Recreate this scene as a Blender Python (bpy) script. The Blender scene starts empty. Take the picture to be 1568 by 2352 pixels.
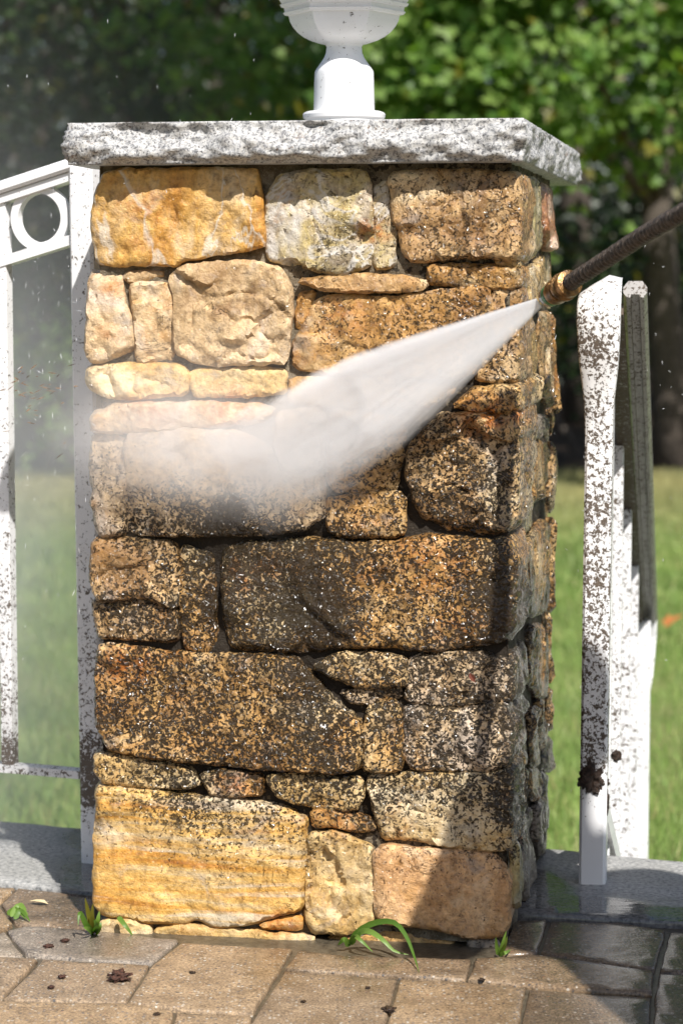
import bpy, bmesh, math, random
import numpy as np
from mathutils import Vector, Matrix, Quaternion, noise
from mathutils.geometry import delaunay_2d_cdt

R = math.radians
random.seed(7)
rng = np.random.default_rng(11)
sc = bpy.context.scene
col = sc.collection

# ------------------------------------------------------------------ camera
FPX, PITCH, CAMH, CAMD = 5600.0, R(5.47), 0.87, 3.17      # focal length in photo pixels (1568 x 2352), tilt, height, distance
EYE = Vector((0, -CAMD, CAMH))
FWD = Vector((0, math.cos(PITCH), -math.sin(PITCH)))
UPV = Vector((0, math.sin(PITCH), math.cos(PITCH)))
cam = bpy.data.cameras.new('camera')
camo = bpy.data.objects.new('camera', cam)
col.objects.link(camo)
camo.location = EYE
camo.rotation_euler = (math.pi / 2 - PITCH, 0, 0)
cam.sensor_fit = 'VERTICAL'
cam.sensor_height = 36
cam.lens = 36 * FPX / 2352
cam.clip_start, cam.clip_end = 0.05, 900
cam.dof.use_dof = True
cam.dof.focus_distance = 3.16
cam.dof.aperture_fstop = 5.6
cam.dof.aperture_blades = 9
sc.camera = camo

# ------------------------------------------------------------------ daylight
SUN_AZ, SUN_EL = R(20), R(48)          # azimuth right of the line behind the camera, elevation
SUN = Vector((math.sin(SUN_AZ) * math.cos(SUN_EL), -math.cos(SUN_AZ) * math.cos(SUN_EL), math.sin(SUN_EL)))
w = bpy.data.worlds.new('World')
sc.world = w
w.use_nodes = True
wn = w.node_tree
wn.nodes.clear()
sky = wn.nodes.new('ShaderNodeTexSky')
sky.sky_type = 'NISHITA'
sky.sun_disc = False
sky.sun_elevation = SUN_EL
sky.sun_rotation = math.atan2(SUN.x, SUN.y)
sky.air_density, sky.dust_density, sky.ozone_density = 1.0, 1.5, 1.0
bg = wn.nodes.new('ShaderNodeBackground')
bg.inputs['Strength'].default_value = 0.075
wo = wn.nodes.new('ShaderNodeOutputWorld')
wn.links.new(sky.outputs[0], bg.inputs['Color'])
wn.links.new(bg.outputs[0], wo.inputs['Surface'])
sl = bpy.data.lights.new('sun', 'SUN')
sl.energy, sl.angle, sl.color = 5.0, R(0.53), (1.0, 0.962, 0.905)
so = bpy.data.objects.new('sun', sl)
col.objects.link(so)
so.rotation_euler = (-SUN).to_track_quat('-Z', 'Y').to_euler()
so.location = (3, -6, 8)
sc.view_settings.view_transform = 'Standard'
sc.view_settings.look = 'None'
sc.view_settings.exposure = 0.5
sc.view_settings.gamma = 1
sc.view_settings.use_curve_mapping = False
sc.cycles.use_denoising = True
sc.cycles.max_bounces = 8
sc.cycles.volume_bounces = 5
sc.cycles.transparent_max_bounces = 12
sc.cycles.caustics_reflective = False
sc.cycles.caustics_refractive = False
sc.cycles.sample_clamp_indirect = 6


# ------------------------------------------------------------------ geometry helpers
def ray(x, y):
    return (Vector(((x - 784) / FPX, 0, 0)) + UPV * ((1176 - y) / FPX) + FWD)


def on_ground(x, y, z=0.0):
    d = ray(x, y)
    return EYE + d * ((z - CAMH) / d.z)


def at(x, y, d):
    """the point seen at a photo pixel, d metres in front of the camera along the ground"""
    r = ray(x, y)
    return EYE + r * (d / r.y)


def tag(o, label=None, cat=None, group=None, kind=None):
    if label: o['label'] = label
    if cat: o['category'] = cat
    if group: o['group'] = group
    if kind: o['kind'] = kind
    return o


def link(name, me, m=None, parent=None, loc=None, rot=None):
    o = bpy.data.objects.new(name, me)
    col.objects.link(o)
    if m is not None and me is not None and len(me.materials) == 0:
        me.materials.append(m)
    if loc is not None: o.location = loc
    if rot is not None: o.rotation_euler = rot
    if parent is not None: o.parent = parent
    return o


def empty(name, loc=(0, 0, 0), rz=0.0):
    o = bpy.data.objects.new(name, None)
    col.objects.link(o)
    o.empty_display_size = 0.1
    o.location = loc
    o.rotation_euler = (0, 0, rz)
    return o


def mesh(name, verts, faces, smooth=False):
    me = bpy.data.meshes.new(name)
    me.from_pydata([tuple(v) for v in verts], [], faces)
    me.update()
    if smooth:
        me.polygons.foreach_set('use_smooth', [True] * len(me.polygons))
    return me


def bm_mesh(name, bm, smooth=False, angle=None):
    bmesh.ops.recalc_face_normals(bm, faces=bm.faces)
    me = bpy.data.meshes.new(name)
    bm.to_mesh(me)
    bm.free()
    if smooth:
        me.polygons.foreach_set('use_smooth', [True] * len(me.polygons))
    return me


def tri_mesh(name, V, F):
    """V (n,3) float, F (m,3) int"""
    me = bpy.data.meshes.new(name)
    V = np.asarray(V, np.float32)
    F = np.asarray(F, np.int32)
    me.vertices.add(len(V))
    me.vertices.foreach_set('co', V.ravel())
    me.loops.add(F.size)
    me.loops.foreach_set('vertex_index', F.ravel())
    me.polygons.add(len(F))
    me.polygons.foreach_set('loop_start', np.arange(0, F.size, 3, dtype=np.int32))
    me.update(calc_edges=True)
    me.validate()
    return me


def set_attr(me, name, vals):
    a = me.attributes.new(name, 'FLOAT', 'POINT')
    a.data.foreach_set('value', np.asarray(vals, np.float32))


def sweep(bm, pts, prof, closed=True, cap=True, up=Vector((0, 0, 1)), scales=None, twist=0):
    """profile (list of (a,b)) swept along pts: a along side, b along up-ish"""
    rings = []
    n = len(pts)
    for i, p in enumerate(pts):
        p = Vector(p)
        t = (Vector(pts[min(i + 1, n - 1)]) - Vector(pts[max(i - 1, 0)])).normalized()
        s = t.cross(up)
        if s.length < 1e-4: s = t.cross(Vector((0, 1, 0)))
        s.normalize()
        u2 = s.cross(t).normalized()
        k = scales[i] if scales else 1.0
        rings.append([bm.verts.new(p + s * (a * k) + u2 * (b * k)) for a, b in prof])
    m = len(prof)
    for r0, r1 in zip(rings, rings[1:]):
        for j in range(m):
            bm.faces.new((r0[j], r0[(j + 1) % m], r1[(j + 1) % m], r1[j]))
    if cap:
        bm.faces.new(rings[0][::-1])
        bm.faces.new(rings[-1])
    return rings


def circ(r, n=12):
    return [(r * math.cos(2 * math.pi * i / n), r * math.sin(2 * math.pi * i / n)) for i in range(n)]


def rect(wd, h, c=0.0):
    a, b = wd / 2, h / 2
    if c <= 0: return [(-a, -b), (a, -b), (a, b), (-a, b)]
    return [(-a + c, -b), (a - c, -b), (a, -b + c), (a, b - c), (a - c, b), (-a + c, b), (-a, b - c), (-a, -b + c)]


def line(a, b, n):
    a, b = Vector(a), Vector(b)
    return [a.lerp(b, i / (n - 1)) for i in range(n)]


def in_poly(P, poly):
    x, y = P[:, 0], P[:, 1]
    ins = np.zeros(len(P), bool)
    q = np.asarray(poly)
    for (x0, y0), (x1, y1) in zip(q, np.roll(q, -1, 0)):
        c = ((y0 > y) != (y1 > y))
        with np.errstate(divide='ignore', invalid='ignore'):
            xi = (x1 - x0) * (y - y0) / (y1 - y0) + x0
        ins ^= c & (x < xi)
    return ins


def edge_dist(P, poly):
    q = np.asarray(poly)
    best = np.full(len(P), 1e9)
    for a, b in zip(q, np.roll(q, -1, 0)):
        ab = b - a
        L = max((ab ** 2).sum(), 1e-12)
        t = np.clip(((P - a) @ ab) / L, 0, 1)
        d = np.hypot(*(P - (a + t[:, None] * ab)).T)
        best = np.minimum(best, d)
    return best


def resample(poly, step):
    out = []
    for a, b in zip(poly, poly[1:] + poly[:1]):
        L = math.dist(a, b)
        k = max(1, round(L / step))
        for i in range(k):
            t = i / k
            out.append((a[0] + (b[0] - a[0]) * t, a[1] + (b[1] - a[1]) * t))
    return out


def chaikin(poly, t=0.22):
    out = []
    for a, b in zip(poly, poly[1:] + poly[:1]):
        out.append((a[0] + (b[0] - a[0]) * t, a[1] + (b[1] - a[1]) * t))
        out.append((a[0] + (b[0] - a[0]) * (1 - t), a[1] + (b[1] - a[1]) * (1 - t)))
    return out


def area2(poly):
    return sum(a[0] * b[1] - b[0] * a[1] for a, b in zip(poly, poly[1:] + poly[:1])) / 2


# ------------------------------------------------------------------ node helpers
class NT:
    def __init__(self, name):
        self.m = bpy.data.materials.new(name)
        self.m.use_nodes = True
        self.t = self.m.node_tree
        self.t.nodes.clear()
        self.out = self.t.nodes.new('ShaderNodeOutputMaterial')

    def n(self, typ, ins=None, **props):
        nd = self.t.nodes.new(typ)
        for k, v in props.items():
            setattr(nd, k, v)
        for k, v in (ins or {}).items():
            self.put(nd.inputs[k], v)
        return nd

    def put(self, sock, v):
        if isinstance(v, bpy.types.NodeSocket):
            self.t.links.new(v, sock)
        elif isinstance(v, (tuple, list)) and sock.type == 'RGBA' and len(v) == 3:
            sock.default_value = (*v, 1)
        else:
            sock.default_value = v

    def pos(self):
        return self.n('ShaderNodeNewGeometry').outputs['Position']

    def obj(self):
        return self.n('ShaderNodeTexCoord').outputs['Object']

    def noise(self, vec, scale, detail=4, rough=0.55, dist=0.0, out='Fac'):
        return self.n('ShaderNodeTexNoise', {'Vector': vec, 'Scale': scale, 'Detail': detail, 'Roughness': rough, 'Distortion': dist}).outputs[out]

    def voro(self, vec, scale, feature='F1', out='Distance', rand=1.0):
        return self.n('ShaderNodeTexVoronoi', {'Vector': vec, 'Scale': scale, 'Randomness': rand}, feature=feature).outputs[out]

    def math(self, op, a, b=0.0, c=0.0, clamp=False):
        return self.n('ShaderNodeMath', {0: a, 1: b, 2: c}, operation=op, use_clamp=clamp).outputs[0]

    def vmath(self, op, a, b=(0, 0, 0)):
        return self.n('ShaderNodeVectorMath', {0: a, 1: b}, operation=op).outputs[0]

    def step(self, v, lo, hi, o0=0.0, o1=1.0, smooth=True):
        return self.n('ShaderNodeMapRange', {'Value': v, 'From Min': lo, 'From Max': hi, 'To Min': o0, 'To Max': o1},
                      interpolation_type='SMOOTHSTEP' if smooth else 'LINEAR').outputs[0]

    def ramp(self, v, stops, interp='LINEAR'):
        nd = self.n('ShaderNodeValToRGB', {'Fac': v})
        cr = nd.color_ramp
        cr.interpolation = interp
        while len(cr.elements) < len(stops): cr.elements.new(0.5)
        for e, (p, c) in zip(cr.elements, stops):
            e.position = p
            e.color = (*c, 1)
        return nd.outputs['Color']

    def mix(self, f, a, b, blend='MIX'):
        nd = self.n('ShaderNodeMix', data_type='RGBA', blend_type=blend)
        self.put(nd.inputs['Factor'], f)
        self.put(nd.inputs[6], a)
        self.put(nd.inputs[7], b)
        return nd.outputs[2]

    def attr(self, name):
        return self.n('ShaderNodeAttribute', attribute_name=name).outputs['Fac']

    def mapping(self, vec, scale=(1, 1, 1), rot=(0, 0, 0), loc=(0, 0, 0)):
        return self.n('ShaderNodeMapping', {'Vector': vec, 'Scale': scale, 'Rotation': rot, 'Location': loc}).outputs[0]

    def bump(self, h, strength, dist, normal=None):
        i = {'Height': h, 'Strength': strength, 'Distance': dist}
        if normal is not None: i['Normal'] = normal
        return self.n('ShaderNodeBump', i).outputs[0]

    def bsdf(self, color, rough=0.5, normal=None, spec=0.5, metal=0.0, **kw):
        i = {'Base Color': color, 'Roughness': rough, 'Specular IOR Level': spec, 'Metallic': metal}
        if normal is not None: i['Normal'] = normal
        i.update(kw)
        b = self.n('ShaderNodeBsdfPrincipled', i)
        self.t.links.new(b.outputs[0], self.out.inputs['Surface'])
        return b


def simple(name, color, rough=0.5, var=0.25, scale=40, bump=0.0, metal=0.0, spec=0.5, bdist=0.002):
    t = NT(name)
    p = t.pos()
    v = t.noise(p, scale, 5, 0.6)
    c = t.mix(t.step(v, 0.3, 0.7), tuple(x * (1 - var) for x in color), tuple(min(1, x * (1 + var)) for x in color))
    nb = t.bump(t.noise(p, scale * 3, 4), bump, bdist) if bump else None
    t.bsdf(c, rough, nb, spec, metal)
    return t.m


# ------------------------------------------------------------------ stone material family
def stone_mat(name, cols, scale=14, aniso=(1, 1, 1), rot=(0, 0, 0), veins=None, mica=0.0, dist=0.6, rough=0.42, warp=0.03):
    """cols: colours from one end of the stone's grain to the other"""
    t = NT(name)
    p = t.pos()
    rnd = t.n('ShaderNodeObjectInfo').outputs['Random']
    off = t.n('ShaderNodeCombineXYZ', {0: t.math('MULTIPLY', rnd, 37.0), 1: t.math('MULTIPLY', rnd, 11.0), 2: t.math('MULTIPLY', rnd, 71.0)}).outputs[0]
    q0 = t.vmath('ADD', p, off)
    wv = t.vmath('SCALE', t.vmath('SUBTRACT', t.noise(q0, 9, 3, out='Color'), (0.5, 0.5, 0.5)))
    wv.node.inputs['Scale'].default_value = warp
    q = t.mapping(t.vmath('ADD', q0, wv), aniso, rot)
    big = t.noise(q, scale, 7, 0.62, dist)
    n = len(cols)
    c = t.ramp(big, [(0.28 + 0.44 * i / (n - 1), tuple(x * y for x, y in zip(k, (.92, .84, .74)))) for i, k in enumerate(cols)])
    fine = t.noise(q0, 110, 6, 0.7)
    c = t.mix(1.0, c, t.ramp(fine, [(0.27, (0.38, 0.34, 0.31)), (0.46, (0.92, 0.9, 0.88)), (0.72, (1.42, 1.4, 1.34))]), 'MULTIPLY')
    pa = t.noise(t.vmath('ADD', q, (7.1, 3.3, 5.9)), scale * 0.55, 4, 0.6, 0.8)
    hi_, lo_ = tuple(min(.78, x * 1.28) for x in cols[-1]), tuple(x * y for x, y in zip(cols[0], (.9, .78, .6)))
    c = t.mix(t.step(pa, 0.54, 0.68, 0, .75), c, hi_)
    c = t.mix(t.step(pa, 0.46, 0.32, 0, .7), c, lo_)
    gy = t.noise(t.vmath('ADD', q0, (1.1, 9.3, 2.9)), 16, 5, 0.65, 0.6)
    c = t.mix(t.step(gy, 0.55, 0.7, 0, .5), c, (.30, .27, .25))
    c = t.mix(t.step(gy, 0.43, 0.3, 0, .5), c, (.46, .22, .05))
    if veins:
        vv = t.math('ABSOLUTE', t.math('SUBTRACT', t.noise(q, scale * 0.8, 4, 0.55, 0.9), 0.5))
        c = t.mix(t.step(vv, 0.0, 0.022, 0.75, 0.0), c, veins)
    cr = t.math('ABSOLUTE', t.math('SUBTRACT', t.noise(q0, 21, 5, 0.6, 1.2), 0.5))
    crk = t.step(cr, 0.0, 0.008, 1.0, 0.0)
    crk = t.math('MULTIPLY', crk, t.step(t.noise(q0, 13, 2), 0.5, 0.62))
    c = t.mix(t.math('MULTIPLY', crk, 0.75), c, (0.035, 0.022, 0.012))
    if mica:
        mk = t.step(t.noise(q0, 230, 3, 0.6), 0.62, 0.66)
        c = t.mix(t.math('MULTIPLY', mk, mica), c, (0.03, 0.025, 0.02))
    rust = t.attr('rust')
    rm = t.math('MULTIPLY', rust, t.step(t.noise(q0, 70, 4, 0.65), 0.36, 0.6))
    c = t.mix(rm, c, t.mix(t.noise(q0, 40, 3), (0.34, 0.085, 0.015), (0.62, 0.22, 0.03)))
    # grime: a dark film of algae and soil with gaps where the stone shows
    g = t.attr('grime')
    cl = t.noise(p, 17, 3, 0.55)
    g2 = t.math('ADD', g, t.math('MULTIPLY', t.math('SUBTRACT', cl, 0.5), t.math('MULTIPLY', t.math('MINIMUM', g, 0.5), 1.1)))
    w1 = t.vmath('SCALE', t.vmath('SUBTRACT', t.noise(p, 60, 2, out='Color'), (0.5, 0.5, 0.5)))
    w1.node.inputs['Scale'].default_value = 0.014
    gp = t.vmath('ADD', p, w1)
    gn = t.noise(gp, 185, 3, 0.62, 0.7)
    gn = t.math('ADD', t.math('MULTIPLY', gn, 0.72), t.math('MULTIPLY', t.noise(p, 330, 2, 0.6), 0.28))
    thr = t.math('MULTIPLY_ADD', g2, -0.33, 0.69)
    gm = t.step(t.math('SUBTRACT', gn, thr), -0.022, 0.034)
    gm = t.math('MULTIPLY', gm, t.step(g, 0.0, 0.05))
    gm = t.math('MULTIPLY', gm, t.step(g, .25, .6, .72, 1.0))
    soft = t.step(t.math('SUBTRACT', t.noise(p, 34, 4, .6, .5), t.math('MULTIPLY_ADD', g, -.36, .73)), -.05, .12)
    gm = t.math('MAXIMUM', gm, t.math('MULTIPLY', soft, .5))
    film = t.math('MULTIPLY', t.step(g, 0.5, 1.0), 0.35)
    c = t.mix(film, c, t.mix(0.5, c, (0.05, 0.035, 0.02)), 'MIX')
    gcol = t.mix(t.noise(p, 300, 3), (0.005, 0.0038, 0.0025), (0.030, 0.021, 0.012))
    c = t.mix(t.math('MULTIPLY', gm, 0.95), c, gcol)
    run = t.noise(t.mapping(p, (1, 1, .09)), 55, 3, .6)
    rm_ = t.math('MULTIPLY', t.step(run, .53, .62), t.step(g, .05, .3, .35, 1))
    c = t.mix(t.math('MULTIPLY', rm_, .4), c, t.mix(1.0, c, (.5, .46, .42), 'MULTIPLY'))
    h = t.math('ADD', t.math('MULTIPLY', t.noise(q0, 45, 6, 0.65), 1.0), t.math('MULTIPLY', fine, 0.35))
    h = t.math('SUBTRACT', h, t.math('MULTIPLY', crk, 0.5))
    nb = t.bump(h, 0.9, 0.006)
    gh = t.math('MULTIPLY', t.math('MULTIPLY_ADD', t.noise(p, 300, 3, 0.6), 1.3, 0.3), gm)
    nb = t.bump(gh, 1.0, 0.0026, nb)
    rr = t.mix(gm, (rough, rough, rough), (0.3, 0.3, 0.3))
    rr = t.mix(t.math('MULTIPLY', rm_, .7), rr, (.16, .16, .16))
    rr = t.math('MULTIPLY', rr, t.step(t.noise(p, 75, 3), 0.3, 0.7, 0.7, 1.25))
    wh = t.noise(p, 112, 1.0, 0.5, .5)
    cn = t.bump(wh, 1.0, 0.021)
    t.bsdf(c, rr, nb, t.math('MULTIPLY_ADD', gm, -.25, .35), 0, **{'Coat Weight': t.math('MULTIPLY_ADD', t.step(g, .05, .5), .65, .16), 'Coat Roughness': 0.14, 'Coat Normal': cn})
    return t.m


ST = {
    'amber': stone_mat('amber_stone', [(0.30, 0.14, 0.03), (0.52, 0.27, 0.06), (0.62, 0.40, 0.13), (0.66, 0.50, 0.28), (0.52, 0.46, 0.36)], 9, (1.7, 1.7, 0.55), veins=(0.62, 0.55, 0.45), dist=0.4),
    'strata': stone_mat('layered_amber_stone', [(0.46, 0.20, 0.04), (0.60, 0.34, 0.08), (0.66, 0.46, 0.17), (0.60, 0.50, 0.32), (0.48, 0.43, 0.34)], 21, (0.16, 0.16, 2.6), rot=(0, R(4), 0), dist=0.25, warp=0.012),
    'cream': stone_mat('cream_stone', [(0.33, 0.22, 0.12), (0.55, 0.42, 0.26), (0.66, 0.53, 0.36), (0.58, 0.50, 0.41), (0.46, 0.38, 0.31)], 11, (1.2, 1.2, 0.8), dist=0.8),
    'tan': stone_mat('tan_stone', [(0.27, 0.15, 0.06), (0.46, 0.30, 0.14), (0.58, 0.42, 0.23), (0.62, 0.49, 0.31)], 13, mica=0.5, dist=0.7),
    'ochre': stone_mat('ochre_stone', [(0.26, 0.13, 0.04), (0.46, 0.27, 0.09), (0.57, 0.38, 0.16), (0.60, 0.47, 0.27)], 11, mica=0.4, dist=0.7),
    'grey': stone_mat('grey_yellow_stone', [(0.22, 0.20, 0.17), (0.44, 0.41, 0.35), (0.50, 0.43, 0.20), (0.55, 0.50, 0.42), (0.48, 0.46, 0.44)], 9, veins=(0.55, 0.52, 0.48), mica=0.6, dist=1.0),
    'peach': stone_mat('peach_stone', [(0.50, 0.30, 0.15), (0.60, 0.38, 0.20), (0.65, 0.44, 0.25), (0.62, 0.46, 0.30)], 20, mica=0.35, dist=0.3),
    'gold': stone_mat('golden_stone', [(0.36, 0.22, 0.08), (0.56, 0.40, 0.17), (0.66, 0.53, 0.30), (0.60, 0.50, 0.34)], 12, (0.8, 0.8, 1.3), dist=0.7),
    'green': stone_mat('greenish_stone', [(0.22, 0.21, 0.15), (0.38, 0.37, 0.27), (0.50, 0.44, 0.22), (0.44, 0.42, 0.36)], 8, (1.5, 1.5, 0.7), dist=0.8),
    'red': stone_mat('reddish_stone', [(0.24, 0.10, 0.05), (0.42, 0.20, 0.11), (0.50, 0.33, 0.22), (0.55, 0.44, 0.34)], 14, (1.6, 1.6, 0.5), dist=0.4),
    'slate': stone_mat('slate_grey_stone', [(0.10, 0.09, 0.085), (0.20, 0.185, 0.17), (0.30, 0.28, 0.26), (0.36, 0.33, 0.30)], 10, (1.6, 1.6, 0.45), dist=0.6),
}


def mortar_mat():
    t = NT('sandy_mortar')
    p = t.pos()
    c = t.ramp(t.noise(p, 60, 6, 0.7), [(0.3, (0.06, 0.047, 0.03)), (0.5, (0.15, 0.12, 0.08)), (0.7, (0.30, 0.255, 0.19))])
    sp = t.step(t.voro(p, 420), 0.0, 0.35)
    c = t.mix(t.math('MULTIPLY', t.math('SUBTRACT', 1.0, sp), 0.5), c, (0.5, 0.46, 0.4))
    g = t.attr('grime')
    gm = t.step(t.math('SUBTRACT', t.noise(p, 120, 4, 0.6), t.math('MULTIPLY_ADD', g, -0.55, 0.76)), -0.02, 0.03)
    c = t.mix(t.math('MULTIPLY', gm, 0.95), c, (0.016, 0.011, 0.007))
    nb = t.bump(t.noise(p, 260, 4, 0.7), 1.0, 0.003)
    t.bsdf(c, 0.5, nb, 0.2)
    return t.m


MORTAR = mortar_mat()


def granite_mat():
    t = NT('speckled_granite')
    p = t.pos()
    g1 = t.noise(p, 210, 3, 0.6, 0.4)
    c = t.ramp(g1, [(0.33, (0.15, 0.15, 0.155)), (0.43, (0.28, 0.28, 0.285)), (0.5, (0.42, 0.415, 0.41)), (0.62, (0.53, 0.52, 0.50)), (0.72, (0.36, 0.345, 0.33))])
    d = t.step(t.noise(p, 300, 3, 0.6, 0.3), 0.57, 0.62)
    c = t.mix(t.math('MULTIPLY', d, .85), c, (0.05, 0.048, 0.05))
    br = t.math('MULTIPLY', t.step(t.noise(p, 120, 3, 0.6, 0.6), 0.61, 0.66), t.step(t.noise(p, 8, 2), 0.42, 0.6))
    c = t.mix(t.math('MULTIPLY', br, 0.8), c, (0.12, 0.07, 0.04))
    st = t.step(t.noise(p, 14, 4, 0.6), 0.6, 0.78)
    c = t.mix(t.math('MULTIPLY', st, 0.3), c, (0.23, 0.19, 0.16))
    nb = t.bump(t.noise(p, 130, 5, 0.7), 0.7, 0.003)
    t.bsdf(c, 0.5, nb, 0.45)
    return t.m


GRANITE = granite_mat()


def slab_mat():
    t = NT('wet_granite_slab')
    p = t.pos()
    g1 = t.noise(p, 150, 5, 0.65, 0.3)
    c = t.ramp(g1, [(0.34, (0.13, 0.135, 0.14)), (0.5, (0.34, 0.34, 0.335)), (0.66, (0.52, 0.51, 0.49))])
    c = t.mix(t.step(t.noise(p, 5, 3), 0.4, 0.65, 0.0, 0.25), c, (0.20, 0.19, 0.15))
    # standing water near the joints with the pavers and pillar
    wet = t.math('ADD', t.attr('wet'), t.math('MULTIPLY', t.math('SUBTRACT', t.noise(p, 9, 3, 0.5), 0.5), 0.9))
    wm = t.step(wet, 0.35, 0.65)
    c = t.mix(wm, c, t.mix(1.0, c, (0.40, 0.40, 0.41), 'MULTIPLY'))
    rr = t.step(wm, 0, 1, 0.55, 0.07, smooth=False)
    h = t.math('MULTIPLY', t.noise(p, 160, 4, 0.6), t.step(wm, 0, 1, 1.0, 0.04, smooth=False))
    rip = t.math('MULTIPLY', t.noise(t.mapping(p, (0.35, 1.5, 1)), 60, 2, 0.5), wm)
    nb = t.bump(h, 0.5, 0.003)
    nb = t.bump(rip, 0.25, 0.003, nb)
    t.bsdf(c, rr, nb, 0.5)
    return t.m


SLAB = slab_mat()


def paver_mat(name, base, dark, wetk=0):
    t = NT(name)
    p = t.pos()
    rnd = t.n('ShaderNodeObjectInfo').outputs['Random']
    c = t.mix(t.step(t.noise(p, 26, 5, 0.65), 0.3, 0.7), dark, base)
    c = t.mix(1.0, c, t.ramp(t.noise(p, 330, 4, 0.7), [(0.32, (0.34, 0.33, 0.33)), (0.5, (1, 1, 1)), (0.68, (1.75, 1.7, 1.6))]), 'MULTIPLY')
    c = t.mix(1.0, c, t.ramp(rnd, [(0, (0.86, 0.87, 0.9)), (1, (1.12, 1.08, 1.0))]), 'MULTIPLY')
    vc = t.n('ShaderNodeTexVoronoi', {'Vector': p, 'Scale': 190.0})
    sel = t.n('ShaderNodeSeparateColor', {0: vc.outputs['Color']}).outputs
    ag = t.math('MULTIPLY', t.step(vc.outputs['Distance'], 0.28, 0.42, 1.0, 0.0), t.step(sel[0], 0.62, 0.66))
    agc = t.ramp(sel[1], [(0.0, (0.05, 0.05, 0.055)), (0.35, (0.16, 0.15, 0.15)), (0.5, (0.42, 0.36, 0.28)), (0.8, (0.62, 0.58, 0.5)), (1.0, (0.30, 0.14, 0.07))])
    c = t.mix(t.math('MULTIPLY', ag, 0.85), c, agc)
    dirt = t.math('MULTIPLY', t.step(t.noise(p, 90, 5, 0.7), 0.58, 0.7), t.step(t.noise(p, 7, 3), 0.45, 0.65))
    c = t.mix(t.math('MULTIPLY', dirt, 0.75), c, (0.035, 0.028, 0.02))
    wet = t.math('ADD', t.attr('wet'), t.math('MULTIPLY', t.math('SUBTRACT', t.noise(p, 8, 4, 0.55), 0.5), 1.0))
    wm = t.step(wet, 0.3, 0.7)
    c = t.mix(wm, c, t.mix(1.0, c, (0.66, 0.64, 0.62), 'MULTIPLY'))
    rr = t.step(wm, 0, 1, 0.6, 0.19, smooth=False)
    h = t.math('ADD', t.noise(p, 300, 4, 0.7), t.math('MULTIPLY', ag, 0.5))
    h = t.math('MULTIPLY', h, t.step(wm, 0, 1, 1.0, 0.18, smooth=False))
    nb = t.bump(h, 0.7, 0.0022)
    nb = t.bump(t.math('MULTIPLY', t.noise(p, 45, 2, 0.5), wm), 0.25, 0.004, nb)
    t.bsdf(c, rr, nb, 0.5)
    return t.m


PAVER_TAN = paver_mat('tan_paver', (0.36, 0.262, 0.168), (0.23, 0.165, 0.105))
PAVER_GREY = paver_mat('grey_paver', (0.31, 0.265, 0.22), (0.20, 0.17, 0.14))
PAVER_BROWN = paver_mat('brown_paver', (0.28, 0.205, 0.135), (0.185, 0.135, 0.09))


def paint_mat(name, base=(0.82, 0.82, 0.83), dcol=(0.075, 0.048, 0.026), scale=165, aniso=(1, 1, 1)):
    t = NT(name)
    p = t.pos()
    g = t.attr('grime')
    q = t.mapping(p, aniso)
    n1 = t.math('ADD', t.math('MULTIPLY', t.noise(q, scale, 5, 0.66, 0.6), .7), t.math('MULTIPLY', t.noise(q, scale * 2.3, 3, .6), .3))
    cl = t.noise(p, 22, 3, 0.6)
    g2 = t.math('ADD', g, t.math('MULTIPLY', t.math('SUBTRACT', cl, 0.5), t.math('MULTIPLY', t.math('MINIMUM', g, 0.5), 1.2)))
    gm = t.step(t.math('SUBTRACT', n1, t.math('MULTIPLY_ADD', g2, -0.36, 0.70)), -0.01, 0.016)
    gm = t.math('MULTIPLY', gm, t.step(g, 0.0, 0.04))
    c = t.mix(t.math('MULTIPLY', t.step(t.noise(p, 12, 4), 0.45, 0.7), 0.12), base, (0.55, 0.52, 0.46))
    dc = t.mix(t.noise(p, 260, 3), tuple(x * 0.4 for x in dcol), tuple(x * 1.6 for x in dcol))
    c = t.mix(t.math('MULTIPLY', gm, 0.95), c, dc)
    rr = t.mix(gm, (0.32, 0.32, 0.32), (0.6, 0.6, 0.6))
    nb = t.bump(t.math('MULTIPLY', gm, t.math('MULTIPLY_ADD', t.noise(p, 400, 3), 0.8, 0.5)), 0.8, 0.0014)
    nb = t.bump(t.noise(p, 55, 3), 0.08, 0.002, nb)
    t.bsdf(c, rr, nb, 0.5)
    return t.m


PAINT = paint_mat('splattered_white_paint')
SHADED_PAINT = paint_mat('shaded_grimy_underside_paint', (0.30, 0.285, 0.275), scale=190)  # white paint greyed to carry the underside's shade, under real grime specks
LAMP_PAINT = paint_mat('white_lamp_paint', scale=170)


def leaf_mat(name, base, tip, trans=0.35):
    t = NT(name)
    p = t.pos()
    v = t.n('ShaderNodeNewGeometry').outputs['Random Per Island']
    oi = t.n('ShaderNodeObjectInfo').outputs['Random']
    k = t.math('FRACT', t.math('ADD', v, oi))
    c = t.mix(k, base, tip)
    c = t.mix(t.step(k, 0.93, 0.96), c, (0.16, 0.15, 0.02))
    b = t.n('ShaderNodeBsdfPrincipled', {'Base Color': c, 'Roughness': 0.45, 'Specular IOR Level': 0.4})
    tr = t.n('ShaderNodeBsdfTranslucent', {'Color': t.mix(1.0, c, (1.3, 1.5, 0.6), 'MULTIPLY')})
    mx = t.n('ShaderNodeMixShader', {0: trans, 1: b.outputs[0], 2: tr.outputs[0]})
    t.t.links.new(mx.outputs[0], t.out.inputs['Surface'])
    return t.m


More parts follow.
